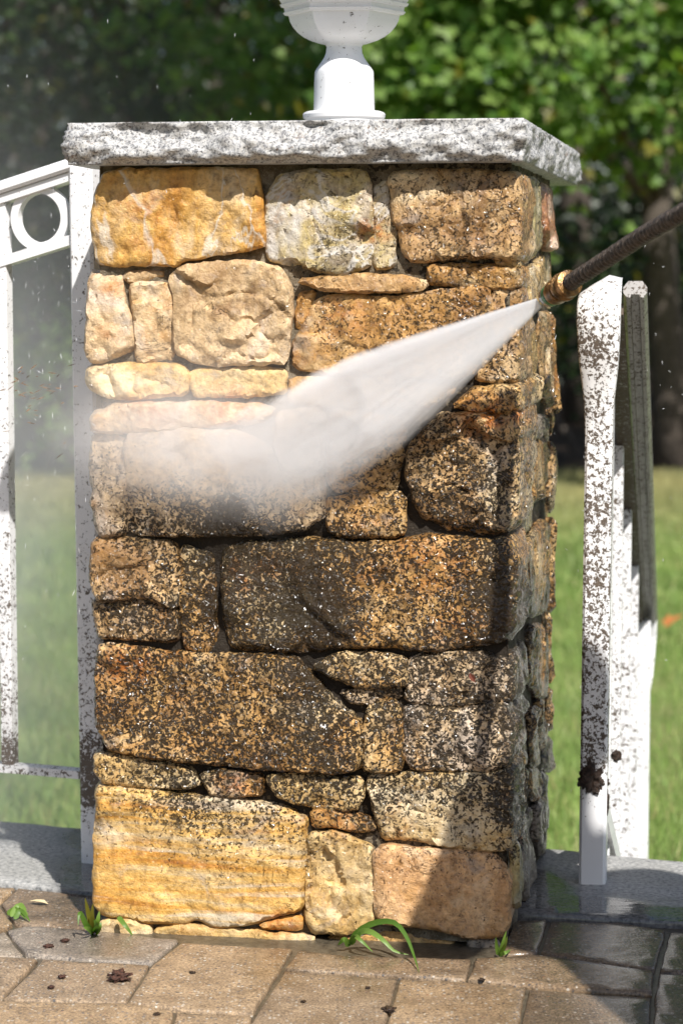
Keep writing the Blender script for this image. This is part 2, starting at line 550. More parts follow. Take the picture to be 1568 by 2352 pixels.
LEAF_MAPLE = leaf_mat('maple_leaf_green', (0.085, 0.18, 0.035), (0.24, 0.34, 0.09), 0.48)
LEAF_DARK = leaf_mat('shade_leaf_green', (0.014, 0.036, 0.010), (0.05, 0.085, 0.02))  # leaf green darkened so its colour carries the shade
LEAF_WOOD = leaf_mat('shaded_wood_leaf_green', (0.008, 0.020, 0.006), (0.022, 0.042, 0.011))  # near-black green puts the wood's deep shade into the leaf colour
BARK = simple('bark', (0.085, 0.068, 0.055), 0.9, 0.4, 30, 0.8, bdist=0.01)
WEED = leaf_mat('fresh_weed_green', (0.07, 0.15, 0.018), (0.17, 0.28, 0.05), 0.3)

# ================================================================== STONE PILLAR
TH = R(9.9)
pillar = empty('stone_pillar', (0, 0, 0), -TH)
tag(pillar, 'square pillar of rough amber and cream stones, its lower half black with wet grime', 'pillar')
CT, SN = math.cos(TH), math.sin(TH)


def to_loc(v):      # world -> pillar frame
    return Vector((v.x * CT - v.y * SN, v.x * SN + v.y * CT, v.z))


def to_world(v):
    return Vector((v.x * CT + v.y * SN, -v.x * SN + v.y * CT, v.z))


EL = to_loc(EYE)


def front_pt(x, y, off=0.0):
    r = to_loc(ray(x, y))
    t = (off - EL.y) / r.y
    p = EL + r * t
    return (p.x, p.z)


WR = front_pt(1181, 1200)[0]
WL = front_pt(216, 1200)[0]
DEPTH = 0.565


def side_pt(x, y):
    r = to_loc(ray(x, y))
    t = (WR - EL.x) / r.x
    p = EL + r * t
    return (p.y, p.z)


def project_np(P):
    """world points -> photo pixels"""
    Q = np.asarray(P, float) - np.array(EYE)
    f = Q @ np.array(FWD)
    return 784 + FPX * Q[:, 0] / f, 1176 - FPX * (Q @ np.array(UPV)) / f


# grime (x, y, amount) read off the photograph: which parts the washer has already cleaned
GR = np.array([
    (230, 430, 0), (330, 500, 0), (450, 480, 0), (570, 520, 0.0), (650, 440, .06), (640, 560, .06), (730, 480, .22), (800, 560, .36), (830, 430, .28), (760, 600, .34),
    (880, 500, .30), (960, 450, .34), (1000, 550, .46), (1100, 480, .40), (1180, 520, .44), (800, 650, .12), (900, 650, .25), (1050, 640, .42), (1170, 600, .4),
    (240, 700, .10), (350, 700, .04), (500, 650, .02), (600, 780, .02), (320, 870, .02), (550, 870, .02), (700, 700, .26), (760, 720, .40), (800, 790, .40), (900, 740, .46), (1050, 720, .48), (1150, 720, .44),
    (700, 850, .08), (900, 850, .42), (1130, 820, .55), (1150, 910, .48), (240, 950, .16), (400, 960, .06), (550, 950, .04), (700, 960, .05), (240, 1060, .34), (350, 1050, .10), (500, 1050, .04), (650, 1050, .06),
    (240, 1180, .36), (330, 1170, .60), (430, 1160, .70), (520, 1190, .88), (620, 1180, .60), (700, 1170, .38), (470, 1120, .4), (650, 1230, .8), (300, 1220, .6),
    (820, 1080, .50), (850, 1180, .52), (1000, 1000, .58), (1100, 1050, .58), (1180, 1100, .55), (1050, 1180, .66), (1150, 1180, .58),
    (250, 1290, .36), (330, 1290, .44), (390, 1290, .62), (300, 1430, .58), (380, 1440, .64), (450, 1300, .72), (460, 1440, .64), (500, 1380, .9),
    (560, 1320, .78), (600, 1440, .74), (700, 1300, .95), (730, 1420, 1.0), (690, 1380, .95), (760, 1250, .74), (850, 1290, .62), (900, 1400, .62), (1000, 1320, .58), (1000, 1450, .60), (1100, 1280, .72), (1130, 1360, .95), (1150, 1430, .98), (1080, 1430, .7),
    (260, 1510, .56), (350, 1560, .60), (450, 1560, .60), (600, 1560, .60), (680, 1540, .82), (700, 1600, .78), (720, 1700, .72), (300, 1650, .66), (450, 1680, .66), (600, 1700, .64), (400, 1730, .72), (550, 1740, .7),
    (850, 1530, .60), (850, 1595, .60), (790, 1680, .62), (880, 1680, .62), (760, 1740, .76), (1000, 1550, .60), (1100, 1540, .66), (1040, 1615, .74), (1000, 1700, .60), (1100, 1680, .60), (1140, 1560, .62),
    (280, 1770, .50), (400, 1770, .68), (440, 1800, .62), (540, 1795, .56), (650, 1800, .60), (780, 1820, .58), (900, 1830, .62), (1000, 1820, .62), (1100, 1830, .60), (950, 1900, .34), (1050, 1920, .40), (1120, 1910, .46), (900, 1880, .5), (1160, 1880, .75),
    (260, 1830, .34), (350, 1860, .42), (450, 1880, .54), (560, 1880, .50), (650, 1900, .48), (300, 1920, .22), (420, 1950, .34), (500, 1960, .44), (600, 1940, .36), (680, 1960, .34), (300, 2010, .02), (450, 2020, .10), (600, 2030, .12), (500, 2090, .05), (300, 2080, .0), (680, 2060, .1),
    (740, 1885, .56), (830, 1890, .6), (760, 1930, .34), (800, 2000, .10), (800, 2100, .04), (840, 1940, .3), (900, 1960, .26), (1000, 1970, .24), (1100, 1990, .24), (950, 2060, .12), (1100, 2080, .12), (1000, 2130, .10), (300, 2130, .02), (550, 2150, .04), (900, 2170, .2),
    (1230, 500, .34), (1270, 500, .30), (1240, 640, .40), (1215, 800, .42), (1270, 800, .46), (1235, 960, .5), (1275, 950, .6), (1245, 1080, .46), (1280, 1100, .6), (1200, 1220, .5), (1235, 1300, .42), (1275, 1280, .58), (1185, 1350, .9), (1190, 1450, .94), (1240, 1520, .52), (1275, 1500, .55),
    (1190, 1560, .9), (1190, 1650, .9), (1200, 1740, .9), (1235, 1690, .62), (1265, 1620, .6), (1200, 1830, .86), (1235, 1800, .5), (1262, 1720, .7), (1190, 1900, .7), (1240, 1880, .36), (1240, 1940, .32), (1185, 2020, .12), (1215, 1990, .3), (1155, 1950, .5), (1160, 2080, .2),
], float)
RU = [(560, 1320, 90, .75), (650, 1300, 60, .5), (980, 1290, 110, .55), (850, 1310, 60, .45), (1060, 1440, 70, .6), (290, 1525, 75, .95), (400, 1495, 60, .5), (1110, 957, 75, .95), (1190, 955, 30, .8), (330, 470, 60, .55), (320, 560, 40, .4),
      (530, 935, 80, .8), (350, 933, 70, .7), (860, 530, 45, .8), (640, 2120, 55, .7), (1165, 1820, 40, .5), (780, 720, 90, .4), (1190, 1925, 20, .9), (260, 660, 35, .6), (250, 760, 30, .5), (1240, 1690, 25, .7), (1240, 1830, 18, .8), (540, 1800, 50, .6), (1270, 520, 30, .6), (790, 1885, 60, .6), (840, 1210, 60, .3)]


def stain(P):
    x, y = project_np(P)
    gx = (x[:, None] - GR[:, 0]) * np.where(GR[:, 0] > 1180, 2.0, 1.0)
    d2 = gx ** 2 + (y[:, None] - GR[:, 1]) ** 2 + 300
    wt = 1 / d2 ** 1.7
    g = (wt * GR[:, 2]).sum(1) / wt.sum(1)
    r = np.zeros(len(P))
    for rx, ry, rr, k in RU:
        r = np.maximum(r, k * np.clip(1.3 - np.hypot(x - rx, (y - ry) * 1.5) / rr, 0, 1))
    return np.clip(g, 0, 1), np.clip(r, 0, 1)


def facets(poly, seed, amp):
    """random cleavage planes of one stone: (s, z, height, slope s, slope z)"""
    r = random.Random(seed * 13 + 1)
    xs_, zs_ = [p[0] for p in poly], [p[1] for p in poly]
    w_, h_ = max(xs_) - min(xs_), max(zs_) - min(zs_)
    n = max(3, min(16, int(w_ * h_ / 0.0016)))
    return [(r.uniform(min(xs_), max(xs_)), r.uniform(min(zs_), max(zs_)), r.gauss(0, .42) * amp, r.gauss(0, 11) * amp, r.gauss(0, 11) * amp) for _ in range(n)]


def rough_face(s, z, seed, amp, fac):
    """cleaved rock relief (metres): flat facets with stepped edges, cracks and a grain"""
    ws = s + noise.noise(Vector((s * 24, z * 24, seed))) * .016 + noise.noise(Vector((s * 80, z * 80, seed + 3))) * .002
    wz = z + noise.noise(Vector((s * 24 + 9, z * 24, seed + 5))) * .016 + noise.noise(Vector((s * 80, z * 80 + 7, seed + 3))) * .002
    best, h, b2, h2 = 1e9, 0, 1e9, 0
    for fs, fz, fh, gs_, gz_ in fac:
        d = (ws - fs) ** 2 + 1.5 * (wz - fz) ** 2
        if d < best:
            b2, h2 = best, h
            best, h = d, fh + gs_ * (ws - fs) + gz_ * (wz - fz)
        elif d < b2:
            b2, h2 = d, fh + gs_ * (ws - fs) + gz_ * (wz - fz)
    k = min(1, (math.sqrt(b2) - math.sqrt(best)) / (.004 + .016 * max(0, noise.noise(Vector((s * 17, z * 17, seed + 21))) + .3)))
    k = .5 + .5 * k * k * (3 - 2 * k)
    h = h * k + h2 * (1 - k)
    h += noise.fractal(Vector((s * 9 + seed * 3.1, z * 9 - seed * 1.7, seed * 5.3)), 0.9, 2.1, 5) * 0.34 * amp
    rd = 1 - abs(noise.noise(Vector((s * 26 - seed, z * 22 + seed, seed * 2)))) * 2
    h -= 0.45 * amp * max(0, rd - 0.8) / 0.2
    h += 0.16 * amp * noise.fractal(Vector((s * 75, z * 75, seed)), 0.7, 2.0, 3)
    return h


def build_stone(poly2, to3, matname, seed, proud=0.006, amp=0.008, depth=0.055, edge=0.0022, drop=0.006, step=0.0042, name='stone', frame_out=None, tilt=None):
    """poly2: outline in the wall plane; to3(s, z, h): wall plane + height above it -> pillar frame"""
    rs = random.Random(seed)
    amp *= .85
    if area2(poly2) < 0: poly2 = poly2[::-1]
    c0 = (sum(p[0] for p in poly2) / len(poly2), sum(p[1] for p in poly2) / len(poly2))
    poly2 = resample(chaikin(poly2, 0.10), step)
    n = len(poly2)
    jit = []
    for i, (a, b) in enumerate(poly2):
        pa, pb = poly2[i - 1], poly2[(i + 1) % n]
        tx, tz = pb[0] - pa[0], pb[1] - pa[1]
        L = math.hypot(tx, tz) + 1e-9
        k = 0.0034 + noise.noise(Vector((a * 60, b * 60, seed * 7.7))) * 0.0026 + noise.noise(Vector((a * 190, b * 190, seed))) * 0.0012
        jit.append((a + tz / L * k, b - tx / L * k))
    poly = jit
    A = np.array(poly)
    lo, hi = A.min(0), A.max(0)
    gx = np.arange(lo[0], hi[0], step)
    gz = np.arange(lo[1], hi[1], step)
    G = np.stack(np.meshgrid(gx, gz), -1).reshape(-1, 2)
    G = G + np.array([[rs.uniform(-.3, .3) * step, rs.uniform(-.3, .3) * step] for _ in range(len(G))]) if len(G) else G
    ins = in_poly(G, poly)
    G = G[ins]
    if len(G):
        G = G[edge_dist(G, poly) > step * 0.55]
    pts = [Vector(p) for p in poly] + [Vector(g) for g in G]
    ov, oe, of, *_ = delaunay_2d_cdt(pts, [(i, (i + 1) % n) for i in range(n)], [], 1, 1e-7)
    O = np.array([tuple(v) for v in ov])
    D = edge_dist(O, poly)
    fac = facets(poly, seed, amp)
    if tilt is None: tilt = (rs.uniform(-.05, .05), rs.uniform(-.07, .05))
    cs, cz = O.mean(0)
    H = np.empty(len(O))
    for i, (s, z) in enumerate(O):
        ew = edge * (0.45 + 2.2 * max(0, noise.noise(Vector((s * 28, z * 28, seed + 9))) + .1))
        H[i] = proud + tilt[0] * (s - cs) + tilt[1] * (z - cz) + rough_face(s, z, seed, amp, fac) * min(1, D[i] / 0.008 + .55) - drop * math.exp(-D[i] / ew)
    verts = [to3(O[i][0], O[i][1], H[i]) for i in range(len(O))]
    faces = [tuple(f) for f in of]
    # the boundary of the triangulation, in order
    ec = {}
    for f in faces:
        for a, b in zip(f, f[1:] + f[:1]):
            ec[(a, b)] = 1
    nxt = {a: b for (a, b) in ec if (b, a) not in ec}
    start = next(iter(nxt))
    loop = [start]
    while True:
        b = nxt.get(loop[-1])
        if b is None or b == start or len(loop) > 5000: break
        loop.append(b)
    m = len(loop)
    prev = loop
    rings = max(2, int(depth / 0.011))
    base_h = np.array([H[i] for i in loop])
    for k in range(1, rings + 1):
        cur = []
        f = k / rings
        for j, i in enumerate(loop):
            s, z = O[i]
            pa, pb = O[loop[j - 1]], O[loop[(j + 1) % m]]
            tx, tz = pb[0] - pa[0], pb[1] - pa[1]
            L = math.hypot(tx, tz) + 1e-9
            hh = base_h[j] * (1 - f) - depth * f
            q = min(1.0, f * depth / 0.02)
            o = 0.0035 * q * (1 if depth > .08 else 0.3) + noise.fractal(Vector((s * 30, z * 30, hh * 30 + seed)), 0.9, 2.0, 4) * 0.006 * q
            if depth <= .08: o = noise.noise(Vector((s * 40, z * 40, hh * 40 + seed))) * 0.002 - 0.002 * q
            cur.append(len(verts))
            verts.append(to3(s + tz / L * o, z - tx / L * o, hh))
        for j in range(m):
            a, b = prev[j], prev[(j + 1) % m]
            faces.append((b, a, cur[j], cur[(j + 1) % m]))
        prev = cur
    faces.append(tuple(prev))
    V = np.array([tuple(v) for v in verts])
    c = V.mean(0)
    bm = bmesh.new()
    bv = [bm.verts.new(v - c) for v in V]
    for f in faces:
        try: bm.faces.new([bv[i] for i in f])
        except ValueError: pass
    me = bm_mesh(name, bm, True)
    me.set_sharp_from_angle(angle=R(42))
    Wd = np.array([tuple(to_world(Vector(v))) for v in V])
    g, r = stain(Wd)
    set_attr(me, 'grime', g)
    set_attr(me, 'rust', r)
    o = link(name, me, ST[matname], pillar, loc=c)
    return o


FRONT = [
    ('amber', [(282, 392), (407, 391), (586, 391), (592, 415), (602, 454), (606, 560), (575, 572), (494, 582), (414, 597), (406, 608), (340, 606), (282, 609), (227, 601), (218, 550), (214, 502), (223, 443), (240, 400)], dict(amp=.0055, proud=.010, label='deep amber stone with pale vertical bands')),
    ('grey', [(641, 405), (700, 396), (760, 394), (838, 393), (850, 437), (855, 520), (855, 578), (850, 610), (786, 630), (720, 618), (660, 606), (619, 597), (611, 550), (613, 451)], dict(amp=.010, proud=.008, label='blue grey and yellow stone')),
    ('grey', [(856, 425), (886, 419), (892, 489), (905, 520), (902, 608), (862, 612), (858, 570)], dict(amp=.005, proud=-.002)),
    ('tan', [(898, 400), (971, 395), (1092, 395), (1188, 404), (1203, 457), (1205, 582), (1188, 590), (1092, 586), (1031, 590), (947, 598), (931, 586), (915, 526), (900, 477)], dict(amp=.010, proud=.010, depth=.11)),
    ('tan', [(689, 644), (770, 636), (858, 634), (947, 640), (979, 651), (967, 663), (898, 667), (810, 669), (729, 663)], dict(amp=.004, proud=.012, edge=.002)),
    ('ochre', [(985, 614), (1060, 611), (1132, 612), (1184, 618), (1190, 650), (1172, 661), (1120, 659), (1060, 655), (983, 649)], dict(amp=.006, proud=.004, depth=.09)),
    ('gold', [(1142, 592), (1184, 594), (1190, 610), (1144, 609)], dict(amp=.003, proud=.004)),
    ('cream', [(207, 637), (245, 634), (278, 634), (280, 696), (293, 718), (306, 766), (304, 791), (245, 824), (212, 831), (200, 817), (201, 711)], dict(amp=.010, proud=.006, depth=.10)),
    ('cream', [(280, 637), (297, 626), (372, 624), (372, 634), (300, 648)], dict(amp=.003, proud=.0)),
    ('cream', [(300, 656), (330, 650), (385, 656), (396, 674), (397, 821), (319, 830), (313, 817), (309, 729)], dict(amp=.007, proud=.004)),
    ('cream', [(392, 637), (428, 612), (502, 604), (586, 601), (604, 608), (644, 615), (663, 656), (672, 681), (659, 831), (575, 835), (502, 837), (454, 831), (407, 810), (403, 766), (407, 692)], dict(amp=.011, proud=.014, label='large pale cream stone with cleft face')),
    ('gold', [(205, 850), (253, 837), (337, 837), (407, 842), (430, 857), (425, 901), (374, 910), (282, 912), (238, 908), (212, 894), (200, 872)], dict(amp=.010, proud=.008, depth=.1)),
    ('gold', [(436, 857), (465, 850), (593, 846), (652, 853), (656, 901), (575, 908), (450, 908), (443, 886)], dict(amp=.006, proud=.006)),
    ('ochre', [(689, 675), (720, 672), (715, 690), (700, 735), (682, 755), (678, 720), (682, 690)], dict(amp=.004, proud=.0)),
    ('ochre', [(745, 687), (810, 679), (898, 687), (971, 675), (1092, 661), (1122, 665), (1128, 700), (1120, 780), (1080, 862), (900, 864), (760, 858), (672, 842), (674, 790), (700, 745), (720, 700)], dict(amp=.009, proud=.006)),
    ('tan', [(1130, 668), (1192, 668), (1196, 700), (1194, 800), (1186, 870), (1130, 876), (1090, 868), (1126, 790)], dict(amp=.008, proud=.003, depth=.10)),
    ('ochre', [(1068, 914), (1096, 894), (1172, 892), (1233, 890), (1239, 914), (1217, 934), (1172, 942), (1132, 942), (1072, 938), (1044, 932)], dict(amp=.005, proud=.012, depth=.24)),
    ('tan', [(668, 870), (900, 872), (1050, 884), (1040, 905), (960, 940), (760, 933), (665, 925)], dict(amp=.006, proud=.002)),
    ('tan', [(1011, 958), (1064, 948), (1132, 952), (1213, 948), (1221, 1011), (1217, 1148), (1192, 1188), (1164, 1216), (1112, 1228), (1031, 1220), (971, 1188), (947, 1140), (931, 1083), (939, 1023), (987, 983)], dict(amp=.014, proud=.016, depth=.18, edge=.008, drop=.018, label='large rounded corner stone under speckled grime')),
    ('cream', [(216, 960), (281, 930), (430, 928), (534, 928), (600, 935), (626, 948), (600, 965), (430, 981), (285, 991), (216, 987)], dict(amp=.006, proud=.010, depth=.09, label='long thin stone with rusty top edge')),
    ('cream', [(212, 1000), (280, 997), (296, 1050), (288, 1150), (285, 1220), (235, 1228), (218, 1180), (208, 1060)], dict(amp=.009, proud=.004, depth=.09)),
    ('cream', [(290, 1003), (414, 988), (555, 994), (622, 1030), (640, 1088), (742, 1084), (748, 1180), (700, 1213), (560, 1228), (300, 1225), (297, 1140)], dict(amp=.008, proud=.012)),
    ('cream', [(636, 948), (742, 940), (744, 1072), (650, 1078), (632, 1030)], dict(amp=.006, proud=.004)),
    ('ochre', [(755, 945), (900, 950), (930, 985), (918, 1070), (905, 1125), (850, 1122), (775, 1130), (754, 1100)], dict(amp=.007, proud=.004)),
    ('ochre', [(755, 1148), (802, 1138), (915, 1132), (931, 1148), (927, 1224), (907, 1232), (782, 1230), (755, 1216)], dict(amp=.007, proud=.010)),
    ('tan', [(216, 1242), (310, 1240), (398, 1253), (410, 1300), (407, 1396), (330, 1366), (232, 1380), (212, 1330)], dict(amp=.007, proud=.010, depth=.09)),
    ('tan', [(215, 1388), (240, 1386), (330, 1373), (406, 1404), (408, 1465), (370, 1470), (228, 1465), (214, 1420)], dict(amp=.007, proud=.002, depth=.09)),
    ('ochre', [(415, 1256), (484, 1273), (490, 1313), (494, 1470), (478, 1498), (430, 1495), (414, 1454)], dict(amp=.006, proud=.002)),
    ('ochre', [(514, 1256), (560, 1248), (700, 1241), (760, 1240), (800, 1246), (905, 1246), (1000, 1232), (1110, 1243), (1158, 1240), (1190, 1290), (1200, 1360), (1190, 1440), (1150, 1470), (1080, 1481), (1000, 1493), (930, 1486), (880, 1482), (780, 1485), (690, 1496), (530, 1488), (520, 1440), (507, 1330)], dict(amp=.0055, proud=.014, depth=.12, edge=.006, drop=.013, label='widest stone of the front with orange rust under black grime')),
    ('ochre', [(232, 1478), (414, 1504), (518, 1504), (607, 1507), (676, 1518), (715, 1550), (756, 1598), (788, 1640), (826, 1660), (824, 1760), (760, 1768), (620, 1762), (430, 1743), (345, 1733), (258, 1718), (240, 1690), (222, 1640), (222, 1540)], dict(amp=.008, proud=.012, depth=.09, label='broad stone mottled all over with black grime')),
    ('ochre', [(722, 1530), (770, 1502), (850, 1498), (931, 1508), (933, 1569), (890, 1577), (818, 1573), (770, 1553)], dict(amp=.006, proud=.012)),
    ('cream', [(784, 1589), (822, 1581), (915, 1580), (919, 1597), (882, 1603), (850, 1617), (802, 1613)], dict(amp=.004, proud=.004)),
    ('ochre', [(848, 1625), (882, 1611), (909, 1607), (921, 1665), (923, 1762), (890, 1770), (836, 1764), (834, 1690)], dict(amp=.006, proud=.010)),
    ('cream', [(941, 1512), (1050, 1492), (1116, 1500), (1172, 1520), (1180, 1606), (1100, 1615), (1040, 1620), (932, 1610)], dict(amp=.006, proud=.006, depth=.15)),
    ('cream', [(929, 1630), (971, 1624), (1051, 1632), (1160, 1618), (1172, 1665), (1168, 1746), (1132, 1764), (1031, 1764), (947, 1764), (931, 1738)], dict(amp=.006, proud=.012, depth=.15)),
    ('gold', [(219, 1734), (341, 1742), (414, 1757), (430, 1766), (460, 1798), (414, 1808), (353, 1808), (245, 1794), (225, 1770)], dict(amp=.006, proud=.012, depth=.1)),
    ('ochre', [(470, 1788), (468, 1778), (494, 1768), (599, 1780), (605, 1822), (535, 1828), (486, 1822)], dict(amp=.005, proud=.008)),
    ('gold', [(615, 1786), (655, 1778), (776, 1784), (830, 1788), (834, 1826), (818, 1857), (749, 1857), (689, 1843), (640, 1826)], dict(amp=.006, proud=.010)),
    ('gold', [(846, 1786), (931, 1778), (1132, 1777), (1180, 1765), (1192, 1826), (1184, 1880), (1165, 1945), (1140, 1949), (1076, 1949), (1011, 1937), (939, 1925), (882, 1925), (862, 1871)], dict(amp=.009, proud=.012, depth=.10)),
    ('ochre', [(715, 1865), (761, 1861), (854, 1879), (860, 1903), (822, 1907), (770, 1897), (721, 1897)], dict(amp=.004, proud=.006)),
    ('strata', [(232, 1808), (275, 1810), (460, 1832), (575, 1842), (655, 1862), (698, 1881), (702, 1927), (698, 2000), (696, 2070), (690, 2085), (600, 2108), (530, 2123), (500, 2125), (450, 2104), (415, 2116), (350, 2113), (240, 2093), (223, 2070), (222, 1990), (225, 1890)], dict(amp=.0035, proud=.014, depth=.1, label='big golden block with horizontal layers, grime only along its top')),
    ('gold', [(709, 1915), (770, 1911), (850, 1940), (856, 1948), (860, 2060), (858, 2123), (790, 2143), (720, 2138), (704, 2110), (707, 2000)], dict(amp=.010, proud=.010)),
    ('peach', [(862, 1942), (1009, 1952), (1134, 1960), (1160, 1995), (1168, 2025), (1168, 2125), (1150, 2148), (1079, 2150), (1034, 2138), (999, 2130), (871, 2113)], dict(amp=.0016, proud=.012, depth=.06, label='smooth peach coloured block at the right bottom corner')),
    ('gold', [(232, 2115), (300, 2112), (350, 2127), (350, 2162), (240, 2158)], dict(amp=.004, proud=.018)),
    ('gold', [(362, 2135), (410, 2122), (525, 2135), (720, 2150), (722, 2172), (675, 2178), (370, 2166)], dict(amp=.004, proud=.012)),
    ('strata', [(597, 2126), (640, 2113), (693, 2106), (692, 2132)], dict(amp=.003, proud=.010)),
    ('ochre', [(754, 2157), (900, 2146), (1035, 2165), (1040, 2190), (900, 2190), (760, 2180)], dict(amp=.004, proud=-.004)),
    ('slate', [(1076, 2160), (1140, 2160), (1146, 2200), (1076, 2200)], dict(amp=.004, proud=.004)),
]


def xcorner(y):
    return 1190 - (y - 440) * 0.0135 + 4


for k, (mn, px, kw) in enumerate(FRONT):
    kw = dict(kw)
    lab = kw.pop('label', None)
    poly = [front_pt(min(x, xcorner(y)), y) for x, y in px]
    o = build_stone(poly, lambda s, z, h: Vector((s, -h, z)), mn, k * 1.37 + 2, **kw)
    if lab: o['label'] = lab

SIDE = [
    ('green', [(1205, 408), (1232, 414), (1237, 482), (1246, 534), (1246, 570), (1222, 592), (1213, 583), (1206, 522)], {}),
    ('red', [(1246, 424), (1289, 436), (1291, 473), (1291, 572), (1257, 573), (1249, 528)], {}),
    ('gold', [(1198, 650), (1215, 622), (1250, 592), (1278, 587), (1282, 640), (1262, 672), (1240, 700), (1199, 718)], dict(proud=.006)),
    ('tan', [(1284, 585), (1292, 582), (1294, 640), (1287, 650)], {}),
    ('tan', [(1246, 722), (1266, 718), (1268, 800), (1262, 935), (1250, 900), (1246, 800)], {}),
    ('ochre', [(1272, 720), (1292, 720), (1294, 780), (1290, 890), (1281, 940), (1270, 930)], dict(proud=.01)),
    ('gold', [(1200, 742), (1238, 732), (1242, 830), (1239, 880), (1202, 868)], {}),
    ('tan', [(1266, 945), (1292, 930), (1294, 958), (1290, 988), (1275, 988)], dict(proud=.014, edge=.015)),
    ('slate', [(1225, 957), (1254, 957), (1256, 985), (1241, 1003), (1225, 1001)], dict(proud=.004)),
    ('tan', [(1266, 1015), (1279, 1020), (1291, 1066), (1291, 1101), (1270, 1180), (1264, 1130)], dict(proud=.014)),
    ('ochre', [(1224, 1015), (1256, 1010), (1259, 1114), (1236, 1152), (1224, 1150)], {}),
    ('green', [(1200, 1195), (1222, 1170), (1236, 1160), (1232, 1200), (1206, 1240), (1196, 1230)], dict(proud=-.004)),
    ('ochre', [(1204, 1290), (1214, 1250), (1243, 1196), (1257, 1204), (1257, 1404), (1218, 1416), (1204, 1345)], dict(proud=.008)),
    ('ochre', [(1266, 1190), (1284, 1191), (1281, 1384), (1266, 1396)], dict(proud=.006)),
    ('ochre', [(1222, 1441), (1243, 1434), (1255, 1454), (1255, 1600), (1240, 1606), (1218, 1560)], dict(proud=.008)),
    ('ochre', [(1264, 1410), (1280, 1423), (1278, 1550), (1268, 1562), (1263, 1500)], dict(proud=.01)),
    ('gold', [(1236, 1612), (1252, 1608), (1254, 1670), (1249, 1720), (1238, 1680)], dict(proud=.008)),
    ('tan', [(1260, 1577), (1274, 1580), (1274, 1656), (1261, 1674)], dict(proud=.01)),
    ('ochre', [(1218, 1640), (1232, 1622), (1236, 1690), (1246, 1730), (1238, 1760), (1222, 1752)], {}),
    ('slate', [(1255, 1690), (1268, 1690), (1269, 1760), (1254, 1763)], {}),
    ('tan', [(1204, 1650), (1214, 1650), (1218, 1750), (1205, 1752)], dict(proud=-.004)),
    ('gold', [(1224, 1770), (1242, 1768), (1240, 1832), (1226, 1836)], dict(proud=.006)),
    ('tan', [(1194, 1772), (1219, 1764), (1222, 1832), (1204, 1868), (1194, 1850)], dict(proud=-.004)),
    ('slate', [(1248, 1775), (1264, 1782), (1266, 1830), (1264, 1938), (1257, 1957), (1242, 1963), (1228, 1930), (1230, 1852), (1244, 1830)], dict(proud=.002)),
    ('slate', [(1204, 1890), (1222, 1852), (1225, 1930), (1228, 2012), (1210, 2070), (1203, 2010)], dict(proud=.0)),
    ('green', [(1172, 1945), (1189, 1952), (1197, 1990), (1195, 2082), (1172, 2102), (1170, 2038)], dict(proud=.006)),
]
for k, (mn, px, kw) in enumerate(SIDE):
    kw = dict(dict(amp=.006, proud=.001, step=.006), **kw)
    if kw['proud'] > .004: kw['proud'] *= .35
    poly = [(max(.035, min(DEPTH + .01, a)), b) for a, b in (side_pt(x, y) for x, y in px)]
    build_stone(poly, lambda s, z, h: Vector((WR + h, s, z)), mn, k * 2.11 + 90, **kw)

# the left and rear faces: courses of squared rubble
rs = random.Random(5)


def courses(length, to3, seed0, inset):
    z = 0.004
    k = 0
    while z < 0.97:
        h = min(rs.uniform(.07, .15), 0.99 - z)
        s = inset
        while s < length - 0.03:
            L = rs.uniform(.1, .24)
            if length - s - L < .07: L = length - s
            a, b = s + .005, s + L - .005
            poly = [(a, z + .004), (b, z + rs.uniform(.002, .009)), (b, z + h - rs.uniform(.004, .01)), (a, z + h - .005)]
            build_stone(poly, to3, rs.choice(['ochre', 'tan', 'gold', 'cream', 'slate', 'grey']), seed0 + k, amp=.007, step=.012, proud=.004)
            k += 1
            s += L
        z += h


courses(DEPTH, lambda s, z, h: Vector((WL + .006 - h, s, z)), 200, .10)
courses(WR - WL - .01, lambda s, z, h: Vector((WL + .005 + s, DEPTH + h, z)), 300, .004)


# mortar core
def core():
    bm = bmesh.new()
    x0, x1, y0, y1, z0, z1 = WL + .010, WR - .008, .0055, DEPTH - .002, 0.0, 1.02
    nx, ny, nz = 64, 56, 110
    V = []

    def grid(f, na, nb):
        vs = [[bm.verts.new(f(i / na, j / nb)) for j in range(nb + 1)] for i in range(na + 1)]
        for i in range(na):
            for j in range(nb):
                bm.faces.new((vs[i][j], vs[i + 1][j], vs[i + 1][j + 1], vs[i][j + 1]))

    def nz_(p, ax, sg):
        k = noise.fractal(p * 22, 0.9, 2, 4) * .0055 + noise.noise(p * 130) * .0018 - .001
        q = p.copy()
        q[ax] += sg * k
        return q
    grid(lambda a, b: nz_(Vector((x0 + (x1 - x0) * a, y0, z0 + (z1 - z0) * b)), 1, -1), nx, nz)
    grid(lambda a, b: nz_(Vector((x1, y0 + (y1 - y0) * a, z0 + (z1 - z0) * b)), 0, 1), ny, nz)
    grid(lambda a, b: nz_(Vector((x0, y0 + (y1 - y0) * a, z0 + (z1 - z0) * b)), 0, -1), 20, 40)
    grid(lambda a, b: nz_(Vector((x0 + (x1 - x0) * a, y1, z0 + (z1 - z0) * b)), 1, 1), 20, 40)
    me = bm_mesh('mortar', bm, True)
    P = np.empty(len(me.vertices) * 3, np.float32)
    me.vertices.foreach_get('co', P)
    P = P.reshape(-1, 3)
    Wd = np.stack([P[:, 0] * CT + P[:, 1] * SN, -P[:, 0] * SN + P[:, 1] * CT, P[:, 2]], 1)
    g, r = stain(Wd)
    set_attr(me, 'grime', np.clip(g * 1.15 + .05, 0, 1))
    link('mortar', me, MORTAR, pillar)


core()

